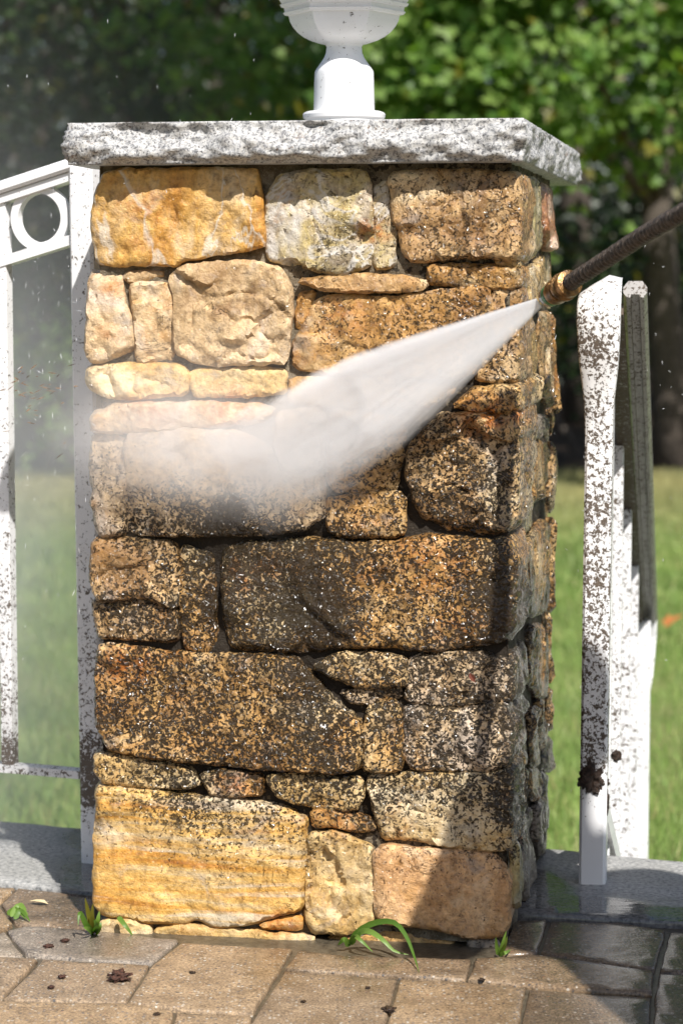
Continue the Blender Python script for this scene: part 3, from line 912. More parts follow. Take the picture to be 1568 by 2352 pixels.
# granite capstone: sawn top and bottom, rock-faced edges
def capstone():
    r0, r1 = to_loc(ray(157, 282)), to_loc(ray(1199, 271))
    yf = -0.036
    pl = EL + r0 * ((yf - EL.y) / r0.y)
    pr = EL + r1 * ((yf - EL.y) / r1.y)
    zt = (pl.z + pr.z) / 2
    zb = front_pt(700, 374, yf)[1]
    x0, x1, yb = pl.x, pr.x, 0.80
    outline = resample([(x0, yf), (x1, yf), (x1 + .004, yb), (x0, yb)], 0.004)
    bm = bmesh.new()
    rows = 18
    rings = []
    n = len(outline)
    for k in range(rows + 1):
        f = k / rows
        z = zb + (zt - zb) * f
        ring = []
        for j, (a, b) in enumerate(outline):
            pa, pb = outline[j - 1], outline[(j + 1) % n]
            tx, ty = pb[0] - pa[0], pb[1] - pa[1]
            L = math.hypot(tx, ty) + 1e-9
            v = Vector((a, b, z))
            bulge = min(1, f / .18) * min(1, (1 - f) / .14)
            bulge = bulge * bulge * (3 - 2 * bulge) * (.55 if abs(ty) > abs(tx) else 1)
            o = bulge * (.006 + noise.fractal(Vector((a * 19, b * 19, z * 30)), .8, 2, 5) * .012)
            kk = noise.noise(Vector((a * 17 + 4, b * 17, z * 30))) * 3
            fl = math.floor(kk)
            fr = min(1, max(0, (kk - fl - .35) / .25))
            o += bulge * (fl + fr) / 3 * .013
            o += noise.noise(v * 60) * .0012
            if f == 0 or f == 1: o = noise.noise(v * 50) * .002 + .001
            dz = noise.noise(Vector((a * 20, b * 20, f * 3))) * .0022 * (1 if 0 < f < 1 else .2)
            ring.append(bm.verts.new((a + ty / L * o, b - tx / L * o, z + dz)))
        rings.append(ring)
    for r_0, r_1 in zip(rings, rings[1:]):
        for j in range(n):
            bm.faces.new((r_0[j], r_0[(j + 1) % n], r_1[(j + 1) % n], r_1[j]))
    bm.faces.new(rings[0][::-1])
    bm.faces.new(rings[-1])
    me = bm_mesh('capstone', bm, True)
    o = link('capstone', me, GRANITE, pillar)
    o['label'] = 'speckled grey granite capstone with rock-faced edges'
    return zt


CAPZ = capstone()


# ================================================================== PAVING, SLABS, LAWN
def flat_poly(px, z=0.0):
    return [on_ground(x, y, z).xy for x, y in px]


def prism_tile(name, poly, z0, z1, m, parent, rough=0.0012, wetf=None, bev=0.0034, step=0.02, seed=0):
    """a slab with worn rounded edges and a slightly uneven top"""
    pl = [tuple(p) for p in poly]
    if area2(pl) < 0: pl = pl[::-1]
    pl = resample(pl, step)
    n = len(pl)
    A = np.array(pl)
    cx = A.mean(0)
    lo, hi = A.min(0), A.max(0)
    G = np.stack(np.meshgrid(np.arange(lo[0], hi[0], step), np.arange(lo[1], hi[1], step)), -1).reshape(-1, 2)
    G = G[in_poly(G, pl)]
    if len(G): G = G[edge_dist(G, pl) > bev * 2.2]
    inner = []
    for j, (a, b) in enumerate(pl):
        pa, pb = pl[j - 1], pl[(j + 1) % n]
        tx, ty = pb[0] - pa[0], pb[1] - pa[1]
        L = math.hypot(tx, ty) + 1e-9
        k = bev * (1 + .5 * noise.noise(Vector((a * 30, b * 30, seed))))
        inner.append((a - ty / L * k, b + tx / L * k))
    pts = [Vector(p) for p in inner] + [Vector(g) for g in G]
    ov, oe, of, *_ = delaunay_2d_cdt(pts, [(i, (i + 1) % n) for i in range(n)], [], 1, 1e-7)
    verts, faces = [], [tuple(f) for f in of]
    for v in ov:
        verts.append((v.x, v.y, z1 + noise.fractal(Vector((v.x * 14, v.y * 14, seed)), .9, 2, 4) * rough * 1.6))
    ec = {(a, b) for f in faces for a, b in zip(f, f[1:] + f[:1])}
    nxt = {a: b for (a, b) in ec if (b, a) not in ec}
    st = next(iter(nxt))
    loop = [st]
    while nxt.get(loop[-1]) not in (None, st) and len(loop) < 4000: loop.append(nxt[loop[-1]])
    m_ = len(loop)
    prev = loop
    for off, z in ((bev * .7, z1 - bev * .45), (bev, z1 - bev * 1.3), (bev, z0)):
        cur = []
        for j, i in enumerate(loop):
            pa, pb = ov[loop[j - 1]], ov[loop[(j + 1) % m_]]
            t = pb - pa
            L = t.length + 1e-9
            cur.append(len(verts))
            verts.append((ov[i].x + t.y / L * off, ov[i].y - t.x / L * off, z + (noise.noise(Vector((ov[i].x * 40, ov[i].y * 40, seed))) * .001 if z > z0 else 0)))
        for j in range(m_):
            faces.append((prev[(j + 1) % m_], prev[j], cur[j], cur[(j + 1) % m_]))
        prev = cur
    faces.append(tuple(prev))
    c = (cx[0], cx[1], z1)
    bm = bmesh.new()
    bv = [bm.verts.new((v[0] - c[0], v[1] - c[1], v[2] - c[2])) for v in verts]
    for f in faces:
        try: bm.faces.new([bv[i] for i in f])
        except ValueError: pass
    me = bm_mesh(name, bm, True)
    Wd = np.array(verts)
    x, y = project_np(Wd)
    set_attr(me, 'wet', wetf(x, y) if wetf else np.zeros(len(verts)))
    return link(name, me, m, parent, loc=c)


WETP = np.array([(60, 2060, .35), (200, 2100, .6), (30, 2150, .3), (220, 2160, .5), (100, 2250, .15), (300, 2260, .15), (500, 2250, .2), (450, 2330, .2), (700, 2200, .5), (640, 2240, .55), (800, 2300, .35), (900, 2230, .55), (1050, 2250, .45),
                 (1150, 2220, .4), (1000, 2320, .3), (1250, 2160, .85), (1380, 2180, .95), (1480, 2200, .9), (1400, 2260, .85), (1300, 2300, .55), (1450, 2320, .7), (1540, 2250, .85), (1540, 2170, .95), (1220, 2100, .8), (50, 2320, .1), (200, 2330, .12)], float)


def wet_pav(x, y):
    d2 = (x[:, None] - WETP[:, 0]) ** 2 + ((y[:, None] - WETP[:, 1]) * 2) ** 2 + 400
    k = 1 / d2 ** 1.6
    return (k * WETP[:, 2]).sum(1) / k.sum(1) + .1


patio = empty('pavement', (0, 0, 0))
tag(patio, kind='structure')
T, G_, B = PAVER_TAN, PAVER_GREY, PAVER_BROWN
PAV = [
    (T, [(-60, 2035), (36, 2040), (0, 2072), (-95, 2062)]), (B, [(41, 2041), (222, 2058), (222, 2132), (36, 2122), (4, 2076)]), (T, [(-160, 2068), (-2, 2078), (30, 2123), (12, 2133), (-60, 2170), (-240, 2160)]),
    (G_, [(17, 2137), (60, 2127), (232, 2137), (410, 2158), (347, 2211), (62, 2193)]), (G_, [(-65, 2174), (10, 2140), (55, 2194), (45, 2197), (-110, 2190)]),
    (T, [(-120, 2196), (88, 2204), (4, 2292), (-240, 2284)]), (T, [(97, 2205), (342, 2217), (287, 2302), (9, 2293)]),
    (T, [(416, 2166), (672, 2180), (579, 2327), (405, 2318), (294, 2303), (350, 2216)]),
    (T, [(684, 2186), (790, 2196), (1083, 2206), (1067, 2250), (800, 2235), (655, 2226)]), (T, [(651, 2231), (790, 2240), (911, 2250), (874, 2380), (555, 2380), (588, 2330)]),
    (T, [(917, 2251), (1065, 2256), (1206, 2272), (1184, 2380), (880, 2380)]), (T, [(1090, 2202), (1160, 2200), (1236, 2196), (1498, 2234), (1496, 2284), (1234, 2266), (1074, 2252)]),
    (B, [(1213, 2272), (1494, 2290), (1490, 2380), (1190, 2380)]), (B, [(1262, 2117), (1420, 2120), (1527, 2140), (1500, 2230), (1240, 2190)]),
    (B, [(1176, 2120), (1255, 2114), (1233, 2191), (1160, 2194), (1152, 2190)]),
    (B, [(1536, 2142), (1720, 2142), (1720, 2236), (1514, 2230)]), (B, [(1512, 2238), (1720, 2244), (1730, 2380), (1497, 2380), (1502, 2290)]),
    (T, [(-240, 2296), (275, 2308), (398, 2323), (380, 2420), (-260, 2420)]), (T, [(404, 2325), (578, 2333), (545, 2420), (386, 2420)]),
]
for k, (m, px) in enumerate(PAV):
    prism_tile('paver', flat_poly(px), -.06, .001 * ((k * 7) % 3), m, patio, wetf=wet_pav, seed=k * 1.3)
# slabs under the railings
sl_front = flat_poly([(226, 2062), (0, 2031)])
sl_back = flat_poly([(0, 1894), (186, 1911), (300, 1922)])
dl = (Vector(sl_front[1]) - Vector(sl_front[0])).normalized()
db = (Vector(sl_back[0]) - Vector(sl_back[1])).normalized()
wetl = lambda x, y: np.clip((x - 40) / 160, 0, 1) * .75 + np.clip((y - 2000) / 60, 0, 1) * .2
kl = prism_tile('kerb_slab', [sl_front[0] + (Vector(sl_front[0]) - Vector(sl_front[1])) * .3, sl_front[0], sl_front[1], Vector(sl_front[1]) + dl * 2.2, Vector(sl_back[0]) + db * 2.2, sl_back[0], sl_back[1], sl_back[2]], -.07, .006, SLAB, None, wetf=wetl, step=.04, seed=3.3)
tag(kl, 'grey granite slab left of the stone pillar, carrying the railing', kind='structure')
sr_front = flat_poly([(1150, 2105), (1258, 2110), (1568, 2126)])
sr_back = flat_poly([(1150, 1950), (1252, 1958), (1568, 1988)])
df = (Vector(sr_front[2]) - Vector(sr_front[1])).normalized()
dk = (Vector(sr_back[2]) - Vector(sr_back[1])).normalized()
wetr = lambda x, y: np.clip((y - 1985 - (x - 1300) * .19) / 60, 0, 1) * .5 + np.clip((1330 - x) / 90, 0, 1) * .5 + np.clip((y - 2050) / 60, 0, 1) * .35
kr = prism_tile('kerb_slab', [sr_front[0], sr_front[1], sr_front[2], Vector(sr_front[2]) + df * 1.6, Vector(sr_back[2]) + dk * 1.6, sr_back[2], sr_back[1], sr_back[0]], -.07, .006, SLAB, None, wetf=wetr, step=.04, seed=8.3)
tag(kr, 'grey granite slab right of the stone pillar, dark with standing water', kind='structure')

# the rest of the patio: regular courses around the pavers read off the photograph
traced = [np.array([tuple(p) for p in flat_poly(px)]) for _, px in PAV]


def free_spot(q):
    c = np.array([tuple(p) for p in q])
    smp = np.concatenate([c, (c + np.roll(c, -1, 0)) / 2, c.mean(0)[None], c * .5 + c.mean(0) * .5])
    for x, y in smp:
        lo_ = to_loc(Vector((x, y, 0)))
        if WL - .03 < lo_.x < WR + .03 and lo_.y > -.02: return False
        l0, ld = (Vector(sl_front[0]), dl) if x < 0 else (Vector(sr_front[1]), df)
        k = Vector((x, y)) - l0
        n_ = Vector((-ld.y, ld.x)) * (-1 if x < 0 else 1)
        if k.dot(n_) > -.004: return False
    return not any(in_poly(smp, t_).any() or in_poly(t_, c).any() for t_ in traced)


k = 0
for j in range(-4, 16):
    for i in range(-13, 14):
        s0_, v0 = i * .335 + (j % 2) * .16, -.02 - j * .235
        q = [to_world(Vector((a_, b_, 0))).xy for a_, b_ in ((s0_ + .004, v0 - .229), (s0_ + .331, v0 - .229), (s0_ + .331, v0), (s0_ + .004, v0))]
        if not free_spot(q): continue
        k += 1
        prism_tile('paver', q, -.06, .001, rs.choice([T, T, B, G_]), patio, step=.12, wetf=None, seed=k)

# bedding under the paving, held by a low wall at the edge of the lawn
SAND = simple('wet_joint_sand', (0.085, 0.07, 0.048), 0.35, 0.4, 90, 0.6)
LAWN_Z = -0.5


def terrace():
    a = Vector(sl_back[0]) + db * 9
    b = Vector(sr_back[2]) + dk * 9
    pts = [Vector((-9, -9)), Vector((9, -9)), b, Vector(sr_back[2]), Vector(sr_back[1]), Vector(sl_back[1]), Vector(sl_back[0]), a]
    pts = [p - Vector((0, .015)) if p.y > -1 else p for p in pts]
    bm = bmesh.new()
    top = [bm.verts.new((p.x, p.y, -.005)) for p in pts]
    bot = [bm.verts.new((p.x, p.y, LAWN_Z - .3)) for p in pts]
    bm.faces.new(top)
    for i in range(len(pts)):
        bm.faces.new((top[i], top[(i + 1) % len(pts)], bot[(i + 1) % len(pts)], bot[i]))
    tag(link('ground', bm_mesh('ground', bm), SAND), kind='structure')


terrace()
# stone steps going down to the lawn behind the right-hand slab
STEPM = simple('step_stone', (0.30, 0.29, 0.28), 0.7, 0.3, 60, 0.5)
ev, vv = Vector((CT, -SN, 0)), Vector((SN, CT, 0))
s0 = to_world(Vector((WR + .02, .60, 0)))
for i in range(2):
    bm = bmesh.new()
    z1 = -.17 * (i + 1)
    bmesh.ops.create_cube(bm, size=1)
    for v in bm.verts: v.co = Vector((v.co.x * 1.8, v.co.y * .33, v.co.z * (z1 - LAWN_Z + .1)))
    bmesh.ops.bevel(bm, geom=bm.edges[:], offset=.008, segments=2, affect='EDGES')
    o = link('step', bm_mesh('step', bm), STEPM, loc=s0 + ev * .95 + vv * (.20 + .33 * i) + Vector((0, 0, (z1 + LAWN_Z - .1) / 2)), rot=(0, 0, -TH))
    tag(o, 'granite step below the right-hand slab', kind='structure')


def lawn_mat():
    t = NT('lawn_soil_and_thatch')
    p = t.pos()
    c = t.ramp(t.noise(p, 1.3, 5, 0.6), [(0.35, (0.10, 0.16, 0.035)), (0.5, (0.14, 0.19, 0.05)), (0.65, (0.20, 0.21, 0.08))])
    sx = t.n('ShaderNodeSeparateXYZ', {0: p}).outputs
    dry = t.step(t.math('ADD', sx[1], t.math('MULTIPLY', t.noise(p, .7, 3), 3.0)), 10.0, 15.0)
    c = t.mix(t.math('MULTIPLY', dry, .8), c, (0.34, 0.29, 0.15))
    shaded_litter = t.step(t.math('ADD', sx[1], t.math('MULTIPLY', t.noise(p, 1.1, 4), 1.6)), 14.0, 14.6)
    c = t.mix(shaded_litter, c, t.mix(t.noise(p, 9, 5, .7), (0.022, 0.016, 0.011), (0.075, 0.05, 0.034)))  # leaf litter, darkened to carry the shade under the trees
    c = t.mix(1.0, c, t.ramp(t.noise(p, 45, 5, 0.7), [(0.3, (0.6, 0.6, 0.6)), (0.7, (1.3, 1.3, 1.3))]), 'MULTIPLY')
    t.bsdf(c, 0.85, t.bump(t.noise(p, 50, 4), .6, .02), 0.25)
    return t.m


bm = bmesh.new()
xs = [-260, -120, -60, -30, -15, -8, -5, -3, -2, -1, 0, 1, 2, 3, 5, 8, 15, 30, 60, 120, 260]
ys = [-200, -60, -20, -9, -4, 0, .5, 1, 2, 3, 4, 5, 6, 8, 10, 12, 14, 16, 18, 22, 30, 50, 100, 200, 600]
vs = [[bm.verts.new((x, y, LAWN_Z + (noise.noise(Vector((x * .3, y * .3, 0))) * .04 if 2 < y < 40 else 0))) for x in xs] for y in ys]
for i in range(len(ys) - 1):
    for j in range(len(xs) - 1):
        bm.faces.new((vs[i][j], vs[i][j + 1], vs[i + 1][j + 1], vs[i + 1][j]))
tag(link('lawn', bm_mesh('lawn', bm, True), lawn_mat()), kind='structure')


# grass blades in the part of the lawn that can be seen
def grass():
    N = 170000
    yy = rng.uniform(2.2, 14.0, N)
    half = (yy + 3.17) * .145 + .35
    xx = rng.uniform(-1, 1, N) * half
    h = rng.uniform(.03, .075, N)
    an = rng.uniform(0, 2 * np.pi, N)
    wd = rng.uniform(.002, .004, N) * (1 + (yy > 7) * 1.0)
    lean = rng.normal(0, .022, (N, 2))
    z = np.full(N, LAWN_Z - .005)
    a = np.stack([xx - np.cos(an) * wd, yy - np.sin(an) * wd, z], 1)
    b = np.stack([xx + np.cos(an) * wd, yy + np.sin(an) * wd, z], 1)
    c = np.stack([xx + lean[:, 0], yy + lean[:, 1], z + h], 1)
    V = np.stack([a, b, c], 1).reshape(-1, 3)
    F = np.arange(3 * N).reshape(-1, 3)
    me = tri_mesh('grass', V, F)
    t = NT('grass_blade')
    p = t.pos()
    k = t.n('ShaderNodeNewGeometry').outputs['Random Per Island']
    c = t.ramp(k, [(0, (0.16, 0.26, 0.065)), (.5, (0.25, 0.37, 0.10)), (.85, (0.35, 0.43, 0.16)), (1, (0.42, 0.37, 0.18))])
    sx = t.n('ShaderNodeSeparateXYZ', {0: p}).outputs
    dry = t.step(t.math('ADD', sx[1], t.math('MULTIPLY', t.noise(p, .8, 3), 3.0)), 9.5, 14.5)
    c = t.mix(t.math('MULTIPLY', dry, .75), c, (0.40, 0.35, 0.18))
    c = t.mix(1.0, c, t.ramp(t.noise(p, 2.2, 3), [(.3, (.7, .75, .7)), (.7, (1.2, 1.15, 1.1))]), 'MULTIPLY')
    b_ = t.n('ShaderNodeBsdfPrincipled', {'Base Color': c, 'Roughness': .5, 'Specular IOR Level': .3})
    tr = t.n('ShaderNodeBsdfTranslucent', {'Color': c})
    mx = t.n('ShaderNodeMixShader', {0: .3, 1: b_.outputs[0], 2: tr.outputs[0]})
    t.t.links.new(mx.outputs[0], t.out.inputs['Surface'])
    tag(link('grass', me, t.m), 'short mown grass of the lawn below the patio', kind='stuff')


grass()


# ================================================================== LAMP ON THE PILLAR
def lamp():

    d = 3.17 + .30
    c = at(790, 268, d)
    zc = CAPZ - .002
    root = empty('post_lamp', (c.x, c.y, zc), R(-4))
    tag(root, 'white pier lamp with a six-sided bowl standing on the granite capstone', 'lamp')
    px = d / FPX * 1.005

    def zy(y): return at(790, y, d).z - zc

    def loft(name, rows, sides=6, m=LAMP_PAINT, label=None, seg=48, rot=0.0):
        """rows: (height, radius, how six-sided 0..1)"""
        bm = bmesh.new()
        rings = []
        for z, r, hx in rows:
            ring = []
            for i in range(seg):
                a = 2 * math.pi * i / seg
                k = ((a + math.pi / sides) % (2 * math.pi / sides)) - math.pi / sides
                poly = math.cos(math.pi / sides) / math.cos(k) if True else 1
                rr = r * ((1 - hx) + hx * poly * 1.0)
                ring.append(bm.verts.new((rr * math.cos(a - math.pi / 2 + rot), rr * math.sin(a - math.pi / 2 + rot), z)))
            rings.append(ring)
        for r0, r1 in zip(rings, rings[1:]):
            for j in range(seg):
                bm.faces.new((r0[j], r0[(j + 1) % seg], r1[(j + 1) % seg], r1[j]))
        bm.faces.new(rings[0][::-1])
        bm.faces.new(rings[-1])
        me = bm_mesh(name, bm, True)
        me.set_sharp_from_angle(angle=R(26))
        set_attr(me, 'grime', [.2 + .05 * noise.noise(Vector((v.co.x * 20, v.co.y * 20, v.co.z * 20))) for v in me.vertices])
        o = link(name, me, m, root)
        if label: o['label'] = label
        return o
    r = lambda wpx: wpx / 2 * px
    loft('base_flange', [(0, r(170), 0), (zy(276), r(174), 0), (zy(272), r(184), 0), (zy(264), r(187), 0), (zy(260), r(183), 0), (zy(257), r(170), 0), (zy(255), r(140), 0)])
    loft('pedestal', [(zy(258), r(138), .25), (zy(190), r(135), .3), (zy(166), r(133), .3), (zy(162), r(130), .3), (zy(157), r(124), .25), (zy(145), r(107), .15), (zy(133), r(91), .05), (zy(122), r(82), 0), (zy(108), r(79), 0), (zy(104), r(84), 0), (zy(101), r(90), 0)])
    loft('bowl', [(zy(102), r(88), 0), (zy(100), r(112), .3), (zy(94), r(149), .6), (zy(85), r(184), .85), (zy(74), r(211), .95), (zy(62), r(231), 1), (zy(50), r(244), 1), (zy(36), r(251), 1), (zy(35), r(268), 1), (zy(29), r(277), 1), (zy(27), r(268), 1), (zy(18), r(272), 1), (zy(16), r(284), 1), (zy(10), r(291), 1), (zy(8), r(282), 1), (zy(-8), r(301), 1), (zy(-10), r(319), 1), (zy(-22), r(326), 1), (zy(-26), r(338), 1), (zy(-52), r(400), 1), (zy(-56), r(470), 1), (zy(-66), r(474), 1), (zy(-70), r(389), 1)])  # wide pan at the top is added, out of view, to shade the bowl
    GL = NT('frosted_lamp_glass')
    GL.bsdf((.8, .82, .84), .3, None, .5, 0, **{'Transmission Weight': .6})
    for i in range(6):
        a = math.pi / 3 * i
        bm = bmesh.new()
        r0, r1, z0, z1, hw0, hw1 = .084, .104, zy(-69), zy(-340), .042, .053
        rot = Matrix.Rotation(a, 3, 'Z')
        q = [Vector((-hw0, -r0, z0)), Vector((hw0, -r0, z0)), Vector((hw1, -r1, z1)), Vector((-hw1, -r1, z1))]
        f1 = [bm.verts.new(rot @ v) for v in q]
        f2 = [bm.verts.new(rot @ (v + Vector((0, .004, 0)))) for v in q]
        bm.faces.new(f1), bm.faces.new(f2[::-1])
        for j in range(4): bm.faces.new((f1[j], f2[j], f2[(j + 1) % 4], f1[(j + 1) % 4]))
        link('pane', bm_mesh('pane', bm), GL.m, root)
        bm = bmesh.new()
        e = Matrix.Rotation(a + math.pi / 6, 3, 'Z')
        sweep(bm, [e @ Vector((0, -.094, z0 - .004)), e @ Vector((0, -.12, z1 + .004))], rect(.014, .014))
        me = bm_mesh('glazing_bar', bm)
        set_attr(me, 'grime', [.12] * len(me.vertices))
        link('glazing_bar', me, LAMP_PAINT, root)
    loft('lantern_roof', [(zy(-338), .128, 1), (zy(-346), .138, 1), (zy(-360), .132, 1), (zy(-430), .10, 1), (zy(-480), .055, .8), (zy(-500), .03, .3), (zy(-520), .022, 0), (zy(-545), .03, 0), (zy(-570), .018, 0), (zy(-600), .004, 0)])


lamp()


# ================================================================== RAILINGS
def gattr(me, f, mw=None):
    set_attr(me, 'grime', [f(v.co) for v in me.vertices])


def bar(name, pts, prof, parent, gf, n=None, label=None, up=Vector((0, 0, 1)), scales=None, m=None):
    bm = bmesh.new()
    sweep(bm, pts, prof, up=up, scales=scales)
    me = bm_mesh(name, bm)
    gattr(me, gf)
    o = link(name, me, m or PAINT, parent)
    if label: o['label'] = label
    return o


def gl(v):          # grime up the left-hand railing (parent frame = world axes)
    z = v.z
    return .30 + .18 * max(0, min(1, (.62 - z) / .45)) - .22 * max(0, min(1, (.10 - z) / .06)) + (.25 if .10 < z < .2 else 0)


RP = on_ground(217, 1986)
rail = empty('railing', RP)
tag(rail, 'white metal railing with a ring under its handrail, left of the pillar', 'railing')
hd = Vector((-math.cos(R(22)), math.sin(R(22)), 0))     # the way the railing runs, away from the pillar
side = Vector((0, 0, 1)).cross(hd)
dL = 3.17 + RP.y
sc_ = dL / FPX
ztop = at(195, 379, dL).z - .004
bar('post', line((0.006, 0, .004), (-.002, 0, ztop), 40), rect(.042, .038, .004), rail, gl, up=hd)
bsp = .137


def rz(ypx_at_post, t, slope): return at(160, ypx_at_post, dL).z - slope * t


def rline(y0, slope, t0, t1, n=12):
    return [hd * (t0 + (t1 - t0) * i / (n - 1)) + Vector((0, 0, rz(y0, t0 + (t1 - t0) * i / (n - 1), slope))) for i in range(n)]


cap_prof = [(-.022, -.004), (-.018, -.008), (.018, -.008), (.022, -.004), (.022, .004), (.015, .010), (-.015, .010), (-.022, .004)]
SL = .27
bar('handrail', rline(371, SL, .015, .75), cap_prof, rail, lambda v: .16)
bar('rail_channel', rline(396, SL, .016, .75), rect(.028, .012), rail, lambda v: .14)
bar('middle_rail', rline(541, SL, .02, .75), rect(.024, .014), rail, lambda v: .12)
zb = at(160, 1779, dL).z
bar('bottom_rail', [hd * (.018 + .73 * i / 9) + Vector((0, 0, zb)) for i in range(10)], rect(.026, .012), rail, lambda v: .45)
for k in range(1, 6):
    b = hd * (bsp * k + .004)
    zt = rz(396, bsp * k, SL) - .006
    bar('baluster', line(b + Vector((0, 0, zb + .006)), b + Vector((0, 0, zt)), 30), rect(.020, .019, .001), rail, gl, up=hd)
for k in range(5):
    t = bsp * (k + .5) + .008
    zc = (rz(396, t, SL) + rz(541, t, SL)) / 2 + .001
    bm = bmesh.new()
    ro, ri, dp = .0475, .0355, .007
    sg = 48
    R4 = []
    for r_, y_ in ((ro, -dp), (ro, dp), (ri, dp), (ri, -dp)):
        R4.append([bm.verts.new(hd * (t + r_ * math.cos(2 * math.pi * i / sg)) + side * y_ + Vector((0, 0, zc + r_ * math.sin(2 * math.pi * i / sg)))) for i in range(sg)])
    for a in range(4):
        for i in range(sg):
            bm.faces.new((R4[a][i], R4[a][(i + 1) % sg], R4[(a + 1) % 4][(i + 1) % sg], R4[(a + 1) % 4][i]))
    me = bm_mesh('ring', bm, True)
    me.set_sharp_from_angle(angle=R(40))
    gattr(me, lambda v: .12)
    link('ring', me, PAINT, rail)

# --- stair railing at the right, running away and down to the lawn
SP = on_ground(1360, 2034)
stair = empty('stair_railing', SP)
tag(stair, 'white stair railing spattered with brown mud, going down behind the slab right of the pillar', 'railing')
dS = 3.17 + SP.y


def gs(v):
    z = v.z
    if z < .10: return .10
    if z < .17: return .25
    a = .52 if z < .55 else .52 - .04 * min(1, (z - .55) / .2)
    return a - (.14 if z > .80 else 0)


far = at(1471, 1470, 4.62) - SP
run = Vector((far.x, far.y, 0))
L_ = run.length
rd = run.normalized()
z_hi = at(1440, 640, dS + .02).z
slope = (z_hi - at(1478, 1400, 4.62).z) / L_
pt_ = lambda t, z: rd * t + Vector((0, 0, z))
bar('newel_post', line((0, 0, .002), (.004, 0, z_hi - .10), 50), rect(.0385, .036, .004), stair, gs, up=rd)
off = at(1449, 650, dS + .03) - SP - Vector((0, 0, z_hi))
off = Vector((off.x, 0, 0)) - rd * 0
# handrail: broad moulded cap whose upper end curls down over the newel post
hp = [(-.030, .004), (-.030, -.004), (-.022, -.012), (-.012, -.012), (-.010, -.007), (.010, -.007), (.012, -.012), (.022, -.012), (.030, -.004), (.030, .004), (.018, .014), (-.018, .014)]
hp = [(a * .56, b) for a, b in hp]
run2 = lambda i: off * (1 - i / 20) + Vector((.012, 0, 0)) * (i / 20)
bar('handrail', [run2(i) + pt_(.03 + (L_ + .02) * i / 20, z_hi - slope * (.03 + (L_ + .02) * i / 20)) for i in range(21)], hp, stair, lambda v: .42, m=SHADED_PAINT)
bar('rail_channel', [run2(i) * .8 - Vector((.019, 0, 0)) + pt_(.04 + L_ * i / 20, z_hi - .022 - slope * (.04 + L_ * i / 20)) for i in range(21)], rect(.024, .018), stair, lambda v: .75, m=SHADED_PAINT)  # dark tone stands for the channel's shade as well as its dirt


def volute():
    # the scroll end: a plate-like curl that faces the viewer, wide at the top and narrowing down the post
    W_ = [(.225, .0194, -.0186), (.205, .0197, -.0195), (.18, .0210, -.022), (.155, .0235, -.026), (.130, .0265, -.032), (.105, .0285, -.038), (.08, .0297, -.042), (.055, .0303, -.044), (.04, .0305, -.042), (.026, .0305, -.036), (.018, .0300, -.024), (.013, .0295, -.008), (.012, .029, .01)]
    bm = bmesh.new()
    rings = []
    top = z_hi + .006
    sd = rd.cross(Vector((0, 0, 1))).normalized()
    pr = [(-1, -.55), (-.9, -.8), (-.4, -.95), (.4, -.95), (.9, -.8), (1, -.55), (1, .9), (-1, .9)]
    for k_, (dz, hw, yy_) in enumerate(W_):
        z = top - dz
        th = .011
        sk = .020
        ring = []
        for a, b in pr:
            ring.append(bm.verts.new(sd * (hw * a + .003) + rd * (yy_ + th * (b + 1)) + Vector((0, 0, z + (sk * ((a + .3) if a < .3 else (.6 - .35 * (a - .3))) if k_ > 6 else 0)))))
        rings.append(ring)
    n_ = len(pr)
    for r0, r1 in zip(rings, rings[1:]):
        for j in range(n_): bm.faces.new((r0[j], r0[(j + 1) % n_], r1[(j + 1) % n_], r1[j]))
    bm.faces.new(rings[0][::-1]), bm.faces.new(rings[-1])
    bmesh.ops.subdivide_edges(bm, edges=[e for e in bm.edges if e.calc_length() > .02], cuts=2)
    me = bm_mesh('handrail_scroll', bm, True)
    me.set_sharp_from_angle(angle=R(50))
    gattr(me, lambda v: .34 + .30 * max(0, min(1, 1 - abs(v.z - (top - .10)) / .06)) + (.14 if v.z < top - .16 else 0))
    link('handrail_scroll', me, PAINT, stair)


volute()
nb_ = 5
for k in range(1, nb_ + 1):
    t = .235 * k - .02
    if t > L_ - .06: break
    b = rd * t
    bar('baluster', line(b + Vector((0, 0, -.42 - slope * t * .6)), b + Vector((0, 0, z_hi - .028 - slope * t)), 24), rect(.019, .019, .001), stair, lambda v: .40, up=rd)
bar('end_post', line(rd * L_ + Vector((0, 0, -.9)), rd * (L_ + .0) + Vector((0, 0, z_hi - slope * L_ - .02)), 24), rect(.036, .036, .003), stair, lambda v: .30, up=rd)
bar('bottom_rail', [pt_(.02 + L_ * i / 20, .135 - slope * .95 * (.02 + L_ * i / 20)) for i in range(21)], rect(.030, .030), stair, lambda v: .30)
# the lower end of the handrail turns down in the same kind of scroll
bar('handrail_scroll', [rd * L_ + Vector((0, 0, z_hi - slope * L_ + .012)), rd * (L_ + .035) + Vector((0, 0, z_hi - slope * L_ - .012)), rd * (L_ + .05) + Vector((0, 0, z_hi - slope * L_ - .06)), rd * (L_ + .045) + Vector((0, 0, z_hi - slope * L_ - .13)), rd * (L_ + .022) + Vector((0, 0, z_hi - slope * L_ - .19))], rect(.054, .012, .003), stair, lambda v: .30, up=rd, scales=[1, 1.05, 1, .8, .5])


# ================================================================== TREES BEYOND THE LAWN
MAPLE = [(0, 0), (.16, .10), (.46, .04), (.36, .26), (.52, .52), (.26, .50), (.20, .66), (0, 1.0), (-.20, .66), (-.26, .50), (-.52, .52), (-.36, .26), (-.46, .04), (-.16, .10)]
OVAL = [(0, 0), (.24, .3), (.20, .66), (0, 1), (-.20, .66), (-.24, .3)]


